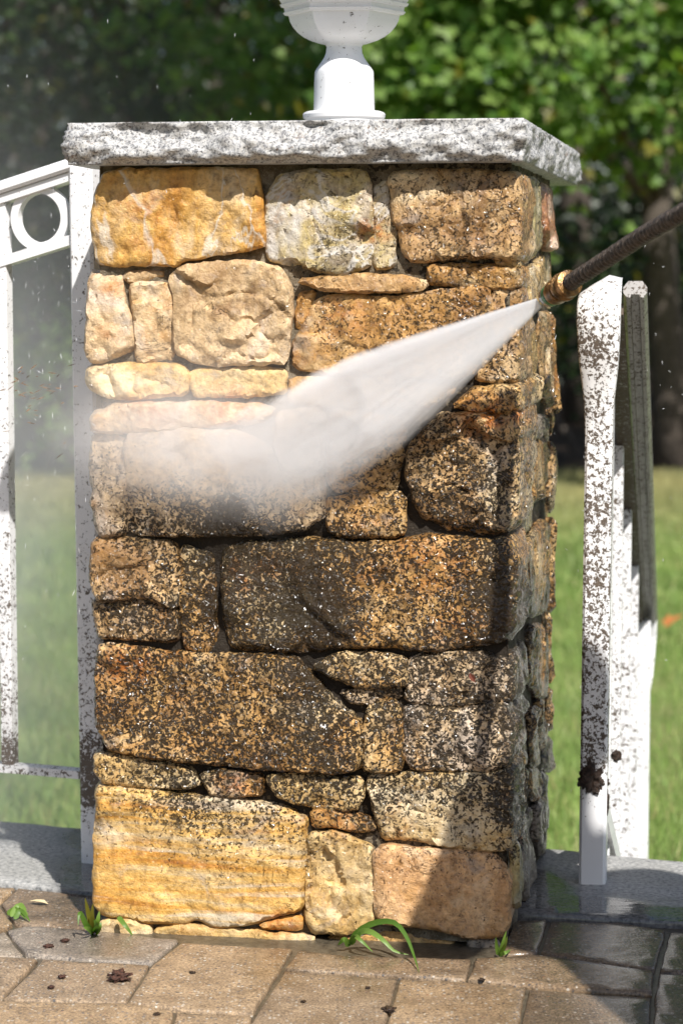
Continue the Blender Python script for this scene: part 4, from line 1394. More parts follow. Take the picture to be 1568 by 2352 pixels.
def leaf_template(shape, fold=.18):
    v = [(0, .42, 0)] + [(x, y, abs(x) * fold - .12 * (y - .4) ** 2) for x, y in shape]
    n = len(shape)
    f = [(0, i + 1, (i + 1) % n + 1) for i in range(n)]
    return np.array(v, float), np.array(f)


def leaf_frames(N, face, jit=.62):
    """random leaf axes: blades tend to face up and towards the light"""
    nrm = np.array(face) + rng.normal(0, jit, (N, 3))
    nrm /= np.linalg.norm(nrm, axis=1)[:, None]
    t = rng.normal(0, 1, (N, 3)) + np.array([0, 0, -.8])
    t -= (t * nrm).sum(1)[:, None] * nrm
    t /= np.linalg.norm(t, axis=1)[:, None]
    s = np.cross(t, nrm)
    return np.stack([s, t, nrm], 2)


def leaf_cloud(name, P, M, size, shape, mat, parent):
    tv, tf = leaf_template(shape)
    N = len(P)
    V = np.einsum('nij,vj->nvi', M, tv) * size[:, None, None] + P[:, None, :]
    F = (tf[None] + (np.arange(N) * len(tv))[:, None, None]).reshape(-1, 3)
    me = tri_mesh(name, V.reshape(-1, 3), F)
    o = link(name, me, mat, parent)
    o['kind'] = 'stuff'
    return o


def limb(name, pts, r0, r1, parent, sides=8):
    bm = bmesh.new()
    n = len(pts)
    pr = [(math.cos(2 * math.pi * i / sides) * (1 + .12 * math.sin(3 * i)), math.sin(2 * math.pi * i / sides)) for i in range(sides)]
    sweep(bm, pts, pr, up=Vector((.3, 1, .2)), scales=[r0 + (r1 - r0) * i / (n - 1) for i in range(n)])
    return link(name, bm_mesh(name, bm, True), BARK, parent)


def tree(name, label, base, trunk_h, trunk_r, boxes, nclump, per, lsize, shape, mat, clump_r, parts=0, group=None, limbs=6, keep=None, face=(.25, -.75, .75)):
    """boxes: list of (centre, radii, weight): lobes of the crown, world coordinates"""
    root = empty(name, base)
    tag(root, label, 'tree', group)
    b = Vector(base)
    pts = [Vector((math.sin(i * .9 + b.x) * .05 * i, math.cos(i * .7 + b.y) * .05 * i, trunk_h * i / 7 - .1)) for i in range(8)]
    limb('trunk', pts, trunk_r, trunk_r * .35, root, 12)
    wts = np.array([k[2] for k in boxes], float)
    wts /= wts.sum()
    C = []
    while len(C) < nclump:
        k = rng.choice(len(boxes), p=wts)
        c, r, _ = boxes[k]
        d = rng.normal(0, 1, 3)
        d /= np.linalg.norm(d)
        q = np.array(c) + d * np.array(r) * (rng.uniform(.25, 1) ** .5)
        if keep is None or keep(q): C.append(q)
    C = np.array(C)
    for i in range(limbs):
        t = Vector(C[i * (len(C) // limbs)]) - b
        s = pts[3 + i % 4]
        mid = s.lerp(t, .5) + Vector((0, 0, .25))
        limb('limb', [s, s.lerp(mid, .5), mid, mid.lerp(t, .6) + Vector((0, 0, .05)), t], trunk_r * .3, .012, root, 6)
    cnt = rng.poisson(per, len(C)) + 2
    idx = np.repeat(np.arange(len(C)), cnt)
    off = rng.normal(0, 1, (len(idx), 3)) * np.array([1, 1, .62]) * clump_r
    off[:, 2] -= .25 * (off[:, :2] ** 2).sum(1) / clump_r
    P = C[idx] + off - np.array(b)
    M = leaf_frames(len(P), face)
    sz = rng.uniform(.5, 1.25, len(P)) * lsize
    if parts:
        x, y = project_np(P + np.array(b))
        vis = np.where((x > 0) & (x < 1568) & (y > 0) & (y < 1200))[0]
        dist = (P + np.array(b))[vis, 1]
        pick = vis[np.argsort(dist)[:parts]]
        tv, tf = leaf_template(shape)
        lm = mesh('leaf', tv, [tuple(int(i) for i in f) for f in tf])
        lm.materials.append(mat)
        for i in pick:
            o = bpy.data.objects.new('leaf', lm)
            col.objects.link(o)
            o.parent = root
            o.matrix_local = Matrix.Translation(P[i]) @ Matrix([list(r) for r in M[i]]).to_4x4() @ Matrix.Scale(sz[i], 4)
        rest = np.ones(len(P), bool)
        rest[pick] = False
        P, M, sz = P[rest], M[rest], sz[rest]
    leaf_cloud('foliage', P, M, sz, shape, mat, root)
    return root


GZ = LAWN_Z
# the bright maple whose low boughs fill the upper right, and its neighbours
tree('maple_tree', 'maple with bright sunlit leaves behind the right half of the capstone', (2.35, 14.2, GZ), 4.6, .15,
     [((1.35, 11.6, 2.45), (1.35, .75, .95), 3), ((.55, 11.9, 2.2), (.7, .5, .75), 1.2), ((2.6, 12.6, 3.4), (2.0, 1.4, 1.5), 2), ((1.8, 14, 5.2), (2.6, 2.0, 1.7), 2.5)],
     235, 58, .10, MAPLE, LEAF_MAPLE, .155, parts=300, limbs=9)
tree('maple_tree', 'shaded maple with drooping boughs behind the lamp', (-1.9, 16.6, GZ), 4.4, .13,
     [((-.15, 13.6, 2.1), (.75, .6, .75), 2), ((-.6, 14.2, 3.2), (1.3, .9, 1.1), 1.5), ((-1.6, 15.5, 4.6), (2, 1.6, 1.5), 2)],
     150, 34, .10, MAPLE, LEAF_MAPLE, .22, parts=200, limbs=7)
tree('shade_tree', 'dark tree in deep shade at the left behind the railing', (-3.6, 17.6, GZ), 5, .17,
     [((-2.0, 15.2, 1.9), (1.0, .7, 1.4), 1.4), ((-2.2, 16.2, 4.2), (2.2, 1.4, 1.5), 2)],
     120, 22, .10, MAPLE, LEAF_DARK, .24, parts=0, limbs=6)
tree('shrub', 'low dark shrub under the maple at the right', (1.75, 15.2, GZ), 1.0, .03,
     [((1.7, 14.6, .85), (.9, .5, .65), 2), ((.85, 15.0, 1.0), (.6, .4, .7), 1)], 46, 30, .09, OVAL, LEAF_DARK, .17, limbs=6)
tree('shrub', 'yellow green shrub seen between the railing post and the baluster', (-2.0, 13.9, GZ), .9, .03,
     [((-1.85, 13.3, .25), (.5, .35, .5), 2)], 26, 26, .07, OVAL, LEAF_MAPLE, .13, limbs=4)
# unseen tall trees added before the wood; their crowns throw the shade under it
tree('shade_tree', 'unseen tall tree added at the lawn edge far left to shade the wood', (-4.4, 10.2, GZ), 6.5, .2,
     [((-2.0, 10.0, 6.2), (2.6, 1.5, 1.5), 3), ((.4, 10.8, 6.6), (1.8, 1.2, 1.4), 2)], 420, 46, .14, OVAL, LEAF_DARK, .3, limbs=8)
tree('shade_tree', 'unseen tall tree added at the lawn edge far right to shade the wood', (5.4, 12.0, GZ), 6.8, .2,
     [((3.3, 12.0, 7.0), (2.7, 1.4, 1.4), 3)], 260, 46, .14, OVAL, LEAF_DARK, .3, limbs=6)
# the wood behind
spots = [(-5.4, 21), (-3.1, 22.5), (-1.3, 20), (.6, 22), (2.3, 20.2), (4.3, 21.5), (6.3, 20), (-2.2, 27), (.2, 28), (2.9, 26.5), (5.4, 28), (-5.0, 27.5)]
WOODL = ['dark tree of the near wood, farthest left', 'dark tree of the near wood, second from the left', 'dark tree of the near wood behind the left end of the capstone', 'dark tree of the near wood behind the lamp',
         'dark tree of the near wood whose trunk stands behind the right-hand railing', 'dark tree of the near wood at the right edge', 'dark tree of the near wood beyond the right edge', 'far wood tree behind the left half of the capstone',
         'far wood tree straight behind the lamp', 'far wood tree showing above the lance', 'far wood tree at the right edge', 'far wood tree at the left edge']
for k, (x, y) in enumerate(spots):
    hgt = 5.5 + (k * 37 % 5) * .5
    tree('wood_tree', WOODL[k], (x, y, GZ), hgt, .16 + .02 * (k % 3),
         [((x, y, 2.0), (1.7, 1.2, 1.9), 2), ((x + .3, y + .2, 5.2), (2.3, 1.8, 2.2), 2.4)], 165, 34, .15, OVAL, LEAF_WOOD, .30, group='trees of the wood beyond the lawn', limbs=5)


def woodland():
    N = 60000
    P = np.stack([rng.uniform(-46, 46, N), rng.uniform(34, 44, N), rng.uniform(-.6, 9, N)], 1)
    k = np.array([noise.noise(Vector((p[0] * .5, p[1] * .2, p[2] * .6))) for p in P]) > -.22
    P = P[k]
    o = leaf_cloud('woodland', P, leaf_frames(len(P), (0, -.6, .6)), rng.uniform(.25, .55, len(P)), OVAL, LEAF_WOOD, None)
    tag(o, 'far-off dark woodland behind the trees', kind='stuff')


woodland()

# ================================================================== PRESSURE-WASHER LANCE AND WATER
NOZ = at(1243, 692, 3.01)
l_pts = [(x, y, 3.02 - .37 * (x - 1246) / 322) for x, y in ((1246, 690), (1300, 655), (1340, 629), (1400, 590), (1480, 538), (1568, 488), (1690, 416), (1860, 322))]
LP = [at(*p) for p in l_pts]


def lance():
    root = empty('washer_lance', LP[1])
    tag(root, 'dark ribbed pressure washer lance with a brass coupling pointing at the wall', 'lance')
    o0 = LP[1]
    DARK = simple('wet_dark_wrap', (0.060, 0.045, 0.034), .32, .8, 210, 1.0)
    BRASS = simple('worn_brass', (0.17, 0.09, 0.03), .28, .8, 90, .5, metal=.6)
    STEEL = simple('nozzle_steel', (0.35, 0.34, 0.33), .22, .2, 80, .1, metal=1)
    GREENP = simple('green_band', (0.01, 0.16, 0.05), .3, .2, 60)
    ax = (LP[0] - LP[1]).normalized()

    def turned(name, st, rows, m):
        bm = bmesh.new()
        pts = [st + ax * a for a, r in rows]
        sweep(bm, pts, circ(1, 20), scales=[r for a, r in rows], up=Vector((0, .3, 1)))
        me = bm_mesh(name, bm, True)
        me.set_sharp_from_angle(angle=R(35))
        return link(name, me, m, root)
    # shaft: hand-wrapped ribs along the whole length
    pts, scl = [], []
    acc = 0
    P2 = [p - o0 for p in LP[1:]]
    dense = []
    for a, b in zip(P2, P2[1:]):
        for i in range(24): dense.append(a.lerp(b, i / 24))
    for i, p in enumerate(dense):
        if i: acc += (p - dense[i - 1]).length
    L = acc
    nn = int(L / .0016)
    j, acc, cum = 0, 0, [0]
    for a, b in zip(dense, dense[1:]): cum.append(cum[-1] + (b - a).length)
    for i in range(nn):
        s = L * i / nn
        while j < len(cum) - 2 and cum[j + 1] < s: j += 1
        f = (s - cum[j]) / max(1e-6, cum[j + 1] - cum[j])
        pts.append(dense[j].lerp(dense[j + 1], f))
        ph = (s / .0095 + .25 * noise.noise(Vector((s * 60, 0, 3)))) % 1
        scl.append(.0072 + .0034 * math.sin(math.pi * ph) ** .7 + .0008 * noise.noise(Vector((s * 120, 2, 0))))
    bm = bmesh.new()
    sweep(bm, pts, circ(1, 14), scales=scl, up=Vector((0, .3, 1)))
    link('shaft', bm_mesh('shaft', bm, True), DARK, root)
    z = Vector((0, 0, 0))
    turned('coupling', z, [(-.012, .010), (-.010, .0165), (-.002, .0172), (.0, .0150), (.004, .0150), (.006, .0180), (.010, .0180), (.012, .0150), (.016, .0145)], BRASS)
    turned('collar', z, [(.0165, .0120), (.018, .0155), (.030, .0160), (.036, .0148), (.038, .0125)], BRASS)
    turned('colour_band', z, [(.0385, .0130), (.0395, .0142), (.0455, .0138), (.0465, .0125)], GREENP)
    turned('nozzle', z, [(.047, .0120), (.048, .0132), (.054, .0128), (.058, .0105), (.060, .006)], STEEL)


lance()


def volume_mat(name, build, color=(.97, .97, .98), aniso=0.0):
    t = NT(name)
    d = build(t)
    v = t.n('ShaderNodeVolumePrincipled', {'Color': color, 'Anisotropy': aniso, 'Density': d})
    t.t.links.new(v.outputs[0], t.out.inputs['Volume'])
    return t


def spray():
    """flat fan of water from the nozzle to the stones"""
    A = to_world(Vector((*front_pt(395, 960)[:1], -.03, front_pt(395, 960)[1])))
    B = to_world(Vector((*front_pt(790, 1138)[:1], -.03, front_pt(790, 1138)[1])))
    dA, dB = A - NOZ, B - NOZ
    Lm = (dA.length + dB.length) / 2
    xax = (dA.normalized() + dB.normalized()).normalized()
    nrm = dB.cross(dA).normalized()
    yax = nrm.cross(xax).normalized()
    ang = math.acos(max(-1, min(1, dA.normalized().dot(dB.normalized())))) / 2
    tn = math.tan(ang) * 1.12
    o = empty('x')
    bpy.data.objects.remove(o)
    bm = bmesh.new()
    nx, ny = 14, 12
    xe = Lm * 1.06
    top, bot = [], []
    T0, T1 = .004, .030
    for i in range(nx + 1):
        x = .004 + (xe - .004) * i / nx
        h = T0 + (T1 - T0) * (i / nx)
        wv = tn * x + .006
        prof = []
        for k in range(2 * ny):
            a = 2 * math.pi * k / (2 * ny)
            prof.append(bm.verts.new((x, wv * math.cos(a), h * math.sin(a))))
        if i:
            for k in range(2 * ny):
                bm.faces.new((top[k], top[(k + 1) % (2 * ny)], prof[(k + 1) % (2 * ny)], prof[k]))
        else:
            bm.faces.new(prof[::-1])
        top = prof
    bm.faces.new(top)

    def dens(t):
        s = t.n('ShaderNodeSeparateXYZ', {0: t.obj()}).outputs
        x = t.math('MAXIMUM', s[0], .004)
        a = t.math('DIVIDE', s[1], t.math('MULTIPLY_ADD', x, tn, .006))          # -1..1 across the fan
        h = t.math('DIVIDE', s[2], t.math('MULTIPLY_ADD', x, (T1 - T0) / xe, T0))
        rad = t.math('SQRT', t.math('ADD', t.math('MULTIPLY', a, a), t.math('MULTIPLY', h, h)))
        en = t.math('MULTIPLY', t.math('SUBTRACT', t.noise(t.mapping(t.obj(), (.45, 1.3, 1)), 48, 4, .65), .5), t.step(x, xe * .25, xe, .08, .9))
        a = t.math('ADD', a, en)
        up_ = t.step(t.math('ADD', a, t.step(x, xe * .3, xe, 0, .35)), .78, 1.02, 1, 0)
        dn_ = t.step(t.math('ADD', a, t.math('MULTIPLY', t.step(x, .1, xe), -.38)), -1.15, -.45, 0, 1)
        soft = t.step(h, -1, -.1, 0, 1)
        soft2 = t.step(h, .1, 1, 1, 0)
        st = t.noise(t.n('ShaderNodeCombineXYZ', {0: t.math('MULTIPLY', x, 2.2), 1: t.math('MULTIPLY', a, 8.0), 2: t.math('MULTIPLY', h, .6)}).outputs[0], 1.6, 4, .6)
        st = t.step(st, .3, .7, .68, 1.25)
        k = t.math('DIVIDE', 8.0, t.math('MULTIPLY_ADD', x, .11, .016))
        k = t.math('MULTIPLY', k, t.step(x, xe * .5, xe * 1.0, 1.0, .16))
        for f in (up_, dn_, soft, soft2, st): k = t.math('MULTIPLY', k, f)
        return k
    vm = volume_mat('spray_of_water', dens)
    t = vm
    me = bm_mesh('water_spray', bm, True)
    ob = link('water_spray', me, t.m)
    ob.matrix_world = Matrix(((xax.x, yax.x, nrm.x, NOZ.x), (xax.y, yax.y, nrm.y, NOZ.y), (xax.z, yax.z, nrm.z, NOZ.z), (0, 0, 0, 1)))
    tag(ob, 'white fan of water jetting from the nozzle onto the stones', 'water jet', kind='thing')


spray()


def blob_volume(name, label, c, rad, rot, k, nscale, lo, hi, seg=24, stretch=(1, 1, 1)):
    bm = bmesh.new()
    bmesh.ops.create_uvsphere(bm, u_segments=seg, v_segments=seg // 2, radius=1.0)

    def dens(t):
        p = t.obj()
        r = t.n('ShaderNodeVectorMath', {0: p}, operation='LENGTH').outputs['Value']
        n1 = t.noise(t.mapping(p, stretch), nscale, 4, .6, .5)
        f = t.step(t.math('ADD', r, t.math('MULTIPLY', t.math('SUBTRACT', n1, .5), .9)), .1, .95, 1, 0)
        g = t.math('MULTIPLY', f, t.step(n1, lo, hi, .15, 1.3))
        return t.math('MULTIPLY', g, k)
    o = link(name, bm_mesh(name, bm, True), volume_mat(name + '_air', dens).m)
    o.location, o.scale, o.rotation_euler = c, rad, rot
    tag(o, label, kind='stuff')
    return o


# water bursting back off the stones, and drifting mist at the left
fp = front_pt(490, 1035)
blob_volume('splash_mist', 'white burst of water where the jet hits the stones', to_world(Vector((fp[0], -.050, fp[1]))), (.255, .052, .108), (0, R(8), -TH), 26, 3.4, .35, .65)
fp = front_pt(380, 960)
blob_volume('splash_mist', 'thin spray thrown left along the stones', to_world(Vector((fp[0], -.06, fp[1]))), (.28, .06, .15), (0, R(-6), -TH), 7, 2.6, .35, .65)
blob_volume('mist', 'pale drifting mist behind the railing at the left', (-.85, 1.75, .55), (1.05, 1.1, 1.3), (0, 0, 0), .20, 1.6, .35, .7)
blob_volume('mist', 'thin ground mist over the left-hand slab', (-.62, .75, .30), (.60, .70, .95), (0, 0, 0), 1.5, 1.8, .35, .7)


# drops thrown off the wall, caught by the sun
def drops():
    bm = bmesh.new()
    rd_ = random.Random(3)

    def drop(p, L, w, d):
        d = d.normalized()
        s = d.orthogonal().normalized() * w
        u = d.cross(s).normalized() * w
        a, b = bm.verts.new(p - d * L), bm.verts.new(p + d * L)
        m = [bm.verts.new(p + v) for v in (s, u, -s, -u)]
        for i in range(4):
            bm.faces.new((a, m[(i + 1) % 4], m[i]))
            bm.faces.new((b, m[i], m[(i + 1) % 4]))
    src = to_world(Vector((front_pt(300, 960)[0], -.05, front_pt(300, 960)[1])))
    for i in range(300):
        if i < 210:
            x, y = rd_.gauss(110, 90), rd_.gauss(900, 230)
        elif i < 255:
            x, y = rd_.uniform(0, 700), rd_.uniform(0, 700)
        else:
            x, y = rd_.uniform(1250, 1568), rd_.gauss(1000, 350)
        p = at(x, y, rd_.uniform(3.0, 3.9))
        if p.z < .02: continue
        dr = (p - src) + Vector((rd_.gauss(0, .1), 0, rd_.gauss(-.1, .16)))
        if rd_.random() < .55: dr = Vector((rd_.gauss(0, .12), .02, -1))
        drop(p, rd_.uniform(.0010, .0050) * (1.3 if i < 210 else .8), rd_.uniform(.00022, .0006), dr)
    t = NT('water_drop')
    t.bsdf((.85, .87, .9), .12, None, .6, 0, **{'Transmission Weight': .35, 'IOR': 1.33})
    tag(link('water_drops', bm_mesh('water_drops', bm), t.m), 'drops of water flung off the pillar', kind='stuff')
    bm = bmesh.new()
    for i in range(46):
        x, y = rd_.gauss(75, 38), rd_.gauss(893, 26)
        if i > 34: x, y = rd_.gauss(70, 50), rd_.gauss(960, 50)
        drop(at(x, y, rd_.uniform(3.2, 3.5)), rd_.uniform(.002, .0085), rd_.uniform(.0006, .0016), Vector((-1, .1, rd_.gauss(-.2, .5))))
    MUD = simple('flying_mud', (.20, .13, .08), .4, .4, 200)
    tag(link('mud_flecks', bm_mesh('mud_flecks', bm), MUD), 'brown flecks of moss and mud flying off the stones', kind='stuff')


drops()


# ================================================================== SMALL THINGS ON THE GROUND AND RAILS
def ribbon(bm, pts, w0, taper=1.0, fold=.25, n=14):
    P = [Vector(p) for p in pts]
    Q = []
    m = len(P)
    for i in range(n + 1):            # Catmull-Rom through the points
        t = i / n * (m - 1)
        k = min(int(t), m - 2)
        f = t - k
        p0, p1, p2, p3 = P[max(k - 1, 0)], P[k], P[k + 1], P[min(k + 2, m - 1)]
        Q.append(0.5 * ((2 * p1) + (p2 - p0) * f + (2 * p0 - 5 * p1 + 4 * p2 - p3) * f * f + (3 * p1 - p0 - 3 * p2 + p3) * f ** 3))
    prev = None
    for i, q in enumerate(Q):
        tg = (Q[min(i + 1, n)] - Q[max(i - 1, 0)]).normalized()
        s = tg.cross(Vector((0.15, -1, .35))).normalized()
        nn = s.cross(tg).normalized()
        f = i / n
        w_ = w0 * (min(1, f / .2 + .35)) * (1 - f ** 2.2 * taper * .97)
        cur = [bm.verts.new(q - s * w_ + nn * w_ * fold), bm.verts.new(q), bm.verts.new(q + s * w_ + nn * w_ * fold)]
        if prev:
            for a in range(2): bm.faces.new((prev[a], prev[a + 1], cur[a + 1], cur[a]))
        prev = cur


def weed(name, label, base, blades, w, group=None):
    root = empty(name, base)
    tag(root, label, 'weed', group)
    for b in blades:
        bm = bmesh.new()
        ribbon(bm, [Vector(p) - Vector(base) for p in b], w)
        me = bm_mesh('blade', bm, True)
        link('blade', me, WEED, root)
    return root


g0 = lambda x, y: on_ground(x, y)
# the arching tuft at the foot of the front face: pixel column, height above ground, depth
b0 = g0(797, 2176)
dT = b0.y + 3.17
A_ = lambda x, y, dd=0.0: at(x, y, dT - dd)
weed('grass_weed', 'arching tuft of grass growing from the joint at the foot of the front face', b0, [
    [A_(797, 2174), A_(822, 2140, .01), A_(862, 2119, .02), A_(905, 2119, .04), A_(932, 2150, .06), A_(950, 2195, .085), g0(962, 2238) + Vector((0, 0, .002))],
    [A_(800, 2172), A_(825, 2142, .01), A_(850, 2140, .025), A_(880, 2160, .04), A_(905, 2184, .045), g0(938, 2198) + Vector((0, 0, .003))],
    [A_(806, 2170), A_(814, 2152, .015), A_(826, 2158, .03), g0(856, 2192) + Vector((0, 0, .003))],
    [A_(800, 2172), A_(790, 2158, .012), g0(776, 2178) + Vector((0, 0, .004))]], .0042)
b1 = g0(1143, 2194)
d1 = b1.y + 3.17
weed('grass_weed', 'short upright grass weed at the right front corner of the pillar', b1, [
    [at(1143, 2193, d1), at(1139, 2170, d1 - .01), at(1138, 2152, d1 - .02)], [at(1145, 2193, d1), at(1154, 2165, d1 - .01), at(1162, 2138, d1 - .015)],
    [at(1146, 2193, d1), at(1158, 2172, d1 - .02), at(1164, 2150, d1 - .03)], [at(1144, 2194, d1), at(1160, 2188, d1 - .02), g0(1172, 2188) + Vector((0, 0, .004))]], .0028)
b2 = g0(217, 2143)
d2 = b2.y + 3.17
L2 = lambda x, y, k=0: at(x, y, d2 - k)
weed('broadleaf_weed', 'leafy green weed in the shade at the left front corner of the pillar', b2, [
    [L2(216, 2142), L2(204, 2100, .01), L2(196, 2062, .02)], [L2(218, 2142), L2(212, 2110, .02), L2(214, 2075, .03)], [L2(216, 2142), L2(199, 2125, .02), L2(184, 2096, .03), L2(180, 2126, .04)],
    [L2(218, 2142), L2(224, 2118, .02), L2(229, 2092, .02)], [L2(214, 2143), L2(204, 2134, .03), L2(192, 2130, .04)], [L2(220, 2142), L2(228, 2132, .03), L2(233, 2118, .03)], [L2(217, 2142), L2(222, 2127, .04), L2(216, 2112, .05)]], .0042)
b3 = g0(40, 2116)
weed('torn_weed', 'torn bright green weed lying on the pavers far left', b3, [
    [g0(18, 2107) + Vector((0, 0, .004)), g0(38, 2108) + Vector((0, 0, .012)), g0(60, 2118) + Vector((0, 0, .004))], [g0(26, 2112) + Vector((0, 0, .004)), g0(44, 2106) + Vector((0, 0, .016)), g0(66, 2112) + Vector((0, 0, .006))],
    [g0(34, 2116) + Vector((0, 0, .003)), g0(50, 2112) + Vector((0, 0, .012)), g0(70, 2122) + Vector((0, 0, .003))], [g0(40, 2110) + Vector((0, 0, .003)), g0(48, 2101) + Vector((0, 0, .014)), g0(62, 2104) + Vector((0, 0, .008))]], .0038)
fy = front_pt(290, 2130, -.03)
b4 = to_world(Vector((front_pt(272, 2106, -.028)[0], -.028, front_pt(272, 2106, -.028)[1])))
b5 = to_world(Vector((front_pt(306, 2150, -.036)[0], -.036, front_pt(306, 2150, -.036)[1])))
weed('cut_grass', 'single cut blade of grass leaning on the small bottom left stone', b5, [[b4, b4.lerp(b5, .5) + Vector((0, -.006, .003)), b5]], .0036)


def lump(name, label, cat, c, rad, m, n=4, seed=0, group=None, spikes=.4):
    bm = bmesh.new()
    bmesh.ops.create_icosphere(bm, subdivisions=n, radius=1)
    for v in bm.verts:
        p = v.co.copy()
        k = 1 + spikes * noise.fractal(p * 2.2 + Vector((seed, seed * 2, 0)), .8, 2.2, 4) + .18 * noise.noise(p * 9 + Vector((seed, 0, 0)))
        v.co = Vector((p.x * rad[0] * k, p.y * rad[1] * k, p.z * rad[2] * k))
    o = link(name, bm_mesh(name, bm, True), m, loc=c)
    tag(o, label, cat, group)
    return o


MUD2 = simple('wet_brown_mud', (.040, .022, .013), .3, .6, 260, 1.0, bdist=.003)
pf = SP + Vector((-.002, -.022, 0))
zpx = lambda x, y: at(x, y, dS - .02)
lump('mud_clump', 'thick dark clump of mud and moss stuck to the newel post', 'mud', zpx(1362, 1790) + Vector((0, .006, 0)), (.019, .009, .023), MUD2, 5, 1.5)
lump('mud_clump', 'small brown mud clump on the muddy balusters beside the newel post', 'mud', at(1414, 1736, dS + .10), (.007, .006, .008), MUD2, 4, 5.5)
lump('mud_clump', 'flattened mud smear low on the newel post edge', 'mud', zpx(1393, 1846) + Vector((0, .012, 0)), (.004, .006, .018), MUD2, 4, 8.5)
MOSS = simple('red_brown_moss', (.075, .03, .018), .6, .6, 300, 1.0)
lump('moss_clump', 'reddish brown moss clump on a tan paver left of centre', 'moss', g0(275, 2252) + Vector((0, 0, .006)), (.011, .013, .005), MOSS, 4, 2.2, spikes=.9)
bits = [(143, 2246, .006, 'dark bit of debris left of the moss clump'), (112, 2176, .008, 'dark moss scrap on the grey paver, left one'), (150, 2163, .007, 'dark moss scrap on the grey paver, right one'), (118, 2270, .005, 'tiny dark crumb nearest the left edge on the tan paver'),
        (442, 2237, .005, 'dark crumb in the middle of the large tan paver'), (697, 2303, .004, 'black crumb on the paver right of the large tan one'), (360, 2333, .006, 'dark scrap at the bottom edge left of centre'), (893, 2322, .010, 'flat dark scrap at the bottom edge in the shadow'),
        (1105, 2254, .005, 'small dark crumb on the joint in front of the pillar'), (844, 2272, .004, 'small dark crumb below the arching grass')]
for k, (x, y, r_, lab) in enumerate(bits):
    lump('debris_scrap', lab, 'debris', g0(x, y) + Vector((0, 0, .002)), (r_ * .75, r_ * .95, r_ * .25), MOSS if k < 4 else MUD2, 3, k * 3.1, 'scraps of moss washed onto the pavers', .7)


def flat_leaf(name, label, c, size, rot, m, shape):
    tv, tf = leaf_template(shape, .35)
    me = mesh(name, tv * size, [tuple(int(i) for i in f) for f in tf])
    o = link(name, me, m, loc=c, rot=rot)
    tag(o, label, 'leaf')


flat_leaf('fallen_leaf', 'orange fallen leaf lying on the lawn at the right edge', on_ground(1525, 1440, LAWN_Z + .05), .085, (R(35), R(10), R(-80)), simple('orange_dead_leaf', (.42, .15, .04), .6, .3, 60), MAPLE)
flat_leaf('pale_petal', 'pale dry leaf on the brown paver by the left slab', g0(112, 2082) + Vector((0, 0, .004)), .028, (R(8), 0, R(80)), simple('pale_dead_leaf', (.55, .45, .27), .6, .2, 80), OVAL)
flat_leaf('red_petal', 'dark red leaf scrap stuck on the grimy stone near the right corner', to_world(Vector((front_pt(1078, 1545, -.02)[0], -.022, front_pt(1078, 1545, -.02)[1]))), .015, (R(80), R(150), R(-10)), simple('red_dead_leaf', (.14, .04, .025), .4, .3, 80), OVAL)


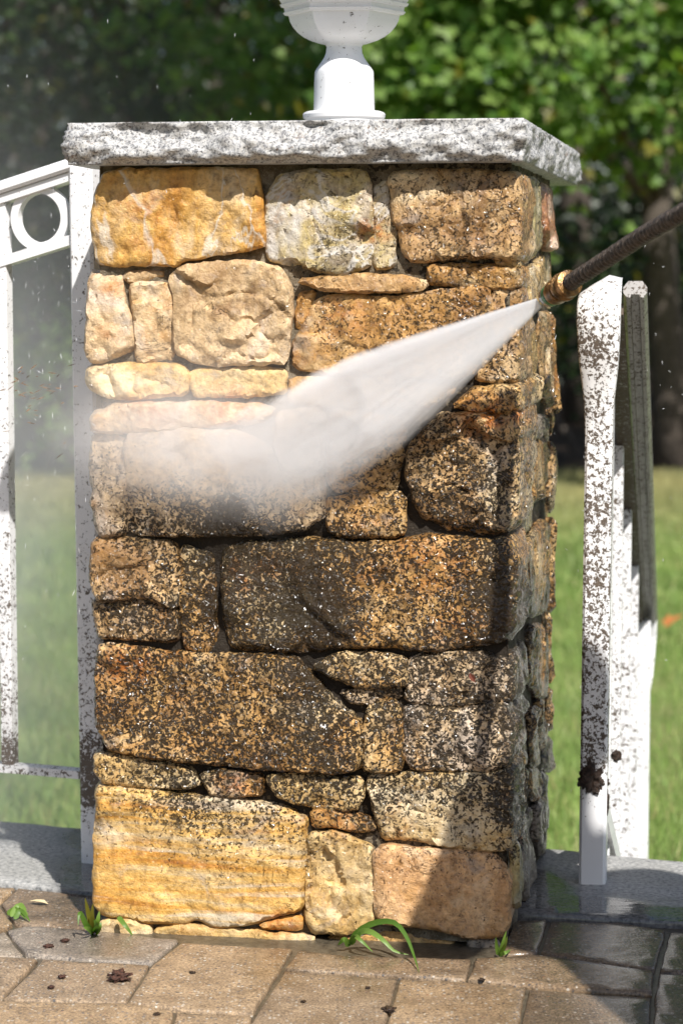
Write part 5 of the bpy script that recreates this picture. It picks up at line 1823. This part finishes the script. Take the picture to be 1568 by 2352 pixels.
# ================================================================== THE OPERATOR, just outside the picture on the right
def operator():
    F = Vector((.76, -1.03, .004))
    yaw = math.atan2(.84, -.54)                     # facing the pillar
    fw = Vector((math.cos(yaw), math.sin(yaw), 0))
    rt = Vector((fw.y, -fw.x, 0))
    root = empty('person', F)
    tag(root, 'person in a grey jacket and dark trousers holding the washer lance', 'person')
    P = lambda f, r, z: fw * f + rt * r + Vector((0, 0, z))
    grip, fore = LP[7].lerp(LP[6], .12) - F, LP[6].lerp(LP[7], .45) - F
    J, E, Rd = [], [], []

    def j(p, r, par=None):
        J.append(p), Rd.append(r)
        if par is not None: E.append((par, len(J) - 1))
        return len(J) - 1
    pel = j(P(0, 0, .96), .145)
    wa = j(P(.01, 0, 1.10), .135, pel)
    ch = j(P(.02, 0, 1.30), .165, wa)
    nk0 = j(P(.02, 0, 1.45), .09, ch)
    nk = j(P(.03, 0, 1.52), .058, nk0)
    hd_ = j(P(.06, 0, 1.63), .092, nk)
    j(P(.055, 0, 1.72), .075, hd_)
    ends = []
    for sg, hand in ((1, grip), (-1, fore)):
        h0 = j(P(0, .09 * sg, .90), .105, pel)
        kn = j(P(.03 + .05 * (sg < 0), .11 * sg, .50), .068, h0)
        an_ = j(P(-.02 + .12 * (sg < 0), .12 * sg, .10), .046, kn)
        he = j(P(-.03 + .12 * (sg < 0), .12 * sg, .045), .042, an_)
        j(P(.15 + .12 * (sg < 0), .14 * sg, .035), .034, he)
        sh = j(P(.02, .185 * sg, 1.40), .075, ch)
        s_ = P(.02, .185 * sg, 1.40)
        wr = hand + (s_ - hand).normalized() * .075
        mid = s_.lerp(wr, .52) + Vector((0, 0, -.13)) + rt * (.07 * sg)
        el = j(mid, .05, sh)
        w_ = j(wr, .032, el)
        pl = j(hand + (s_ - hand).normalized() * .028 + Vector((0, 0, .012)), .034, w_)
        ends.append((hand, (s_ - hand).normalized(), sg))
    me = bpy.data.meshes.new('body')
    me.from_pydata([tuple(p) for p in J], E, [])
    o = link('body', me, None, root)
    sk = o.modifiers.new('skin', 'SKIN')
    for v, r_ in zip(me.skin_vertices[0].data, Rd): v.radius = (r_, r_)
    me.skin_vertices[0].data[0].use_root = True
    sb = o.modifiers.new('sub', 'SUBSURF')
    sb.levels = sb.render_levels = 2
    dg = bpy.context.evaluated_depsgraph_get()
    ev_ = bpy.data.meshes.new_from_object(o.evaluated_get(dg))
    o.modifiers.clear()
    o.data = ev_
    ev_.name = 'body'
    SKIN = simple('skin', (.50, .30, .21), .5, .1, 30)
    mats = [simple('grey_jacket', (.16, .17, .18), .8, .2, 60, .4), simple('dark_trousers', (.03, .035, .05), .85, .2, 60, .4), SKIN, simple('black_boot', (.02, .02, .02), .5, .2, 40)]
    ev_.materials.clear()
    for m in mats: ev_.materials.append(m)
    for pgn in ev_.polygons:
        c = pgn.center
        k = 0
        if c.z < .97: k = 1
        if c.z < .13: k = 3
        if c.z > 1.49: k = 2
        for hand, d_, sg in ends:
            if (c - hand).length < .095: k = 2
        if c.z > .97 and c.z < 1.49 and (c - P(.02, 0, 1.3)).length < .3: k = 0
        pgn.material_index = k
        pgn.use_smooth = True
    ax = (grip - fore).normalized()
    for hand, d_, sg in ends:                        # fingers wrapped round the shaft
        for q in range(5):
            bm = bmesh.new()
            b_ = hand + ax * ((q - 1.5) * .019 if q < 4 else -.045)
            u1, u2 = d_ - ax * d_.dot(ax), None
            u1.normalize()
            u2 = ax.cross(u1).normalized() * (1 if q < 4 else -1)
            pts = [b_ + (u1 * math.cos(a) + u2 * math.sin(a)) * .0205 for a in [i * (3.6 if q < 4 else 2.4) / 9 for i in range(10)]]
            sweep(bm, pts, circ(1, 8), scales=[.0088 - .0003 * i for i in range(10)], up=ax)
            link('finger', bm_mesh('finger', bm, True), SKIN, root)
    # cap, nose and ears
    bm = bmesh.new()
    bmesh.ops.create_uvsphere(bm, u_segments=20, v_segments=12, radius=.108)
    bmesh.ops.delete(bm, geom=[v for v in bm.verts if v.co.z < -.002], context='VERTS')
    br = bmesh.ops.create_circle(bm, cap_ends=True, segments=16, radius=.075)
    for v in br['verts']: v.co += fw * .085 + Vector((0, 0, .008))
    o = link('cap', bm_mesh('cap', bm, True), simple('navy_cap', (.03, .04, .07), .8, .2, 60), root, loc=P(.06, 0, 1.665))
    for nm, c, r3 in (('nose', P(.155, 0, 1.615), (.014, .014, .022)), ('ear', P(.055, .093, 1.615), (.012, .012, .028)), ('ear', P(.055, -.093, 1.615), (.012, .012, .028)), ('mouth', P(.142, 0, 1.57), (.016, .016, .006)), ('eye', P(.142, .034, 1.64), (.011, .011, .008)), ('eye', P(.142, -.034, 1.64), (.011, .011, .008))):
        bm = bmesh.new()
        bmesh.ops.create_uvsphere(bm, u_segments=10, v_segments=8, radius=1)
        for v in bm.verts: v.co = Vector((v.co.x * r3[0], v.co.y * r3[1], v.co.z * r3[2]))
        link(nm, bm_mesh(nm, bm, True), mats[3] if nm == 'eye' else SKIN, root, loc=c)


operator()
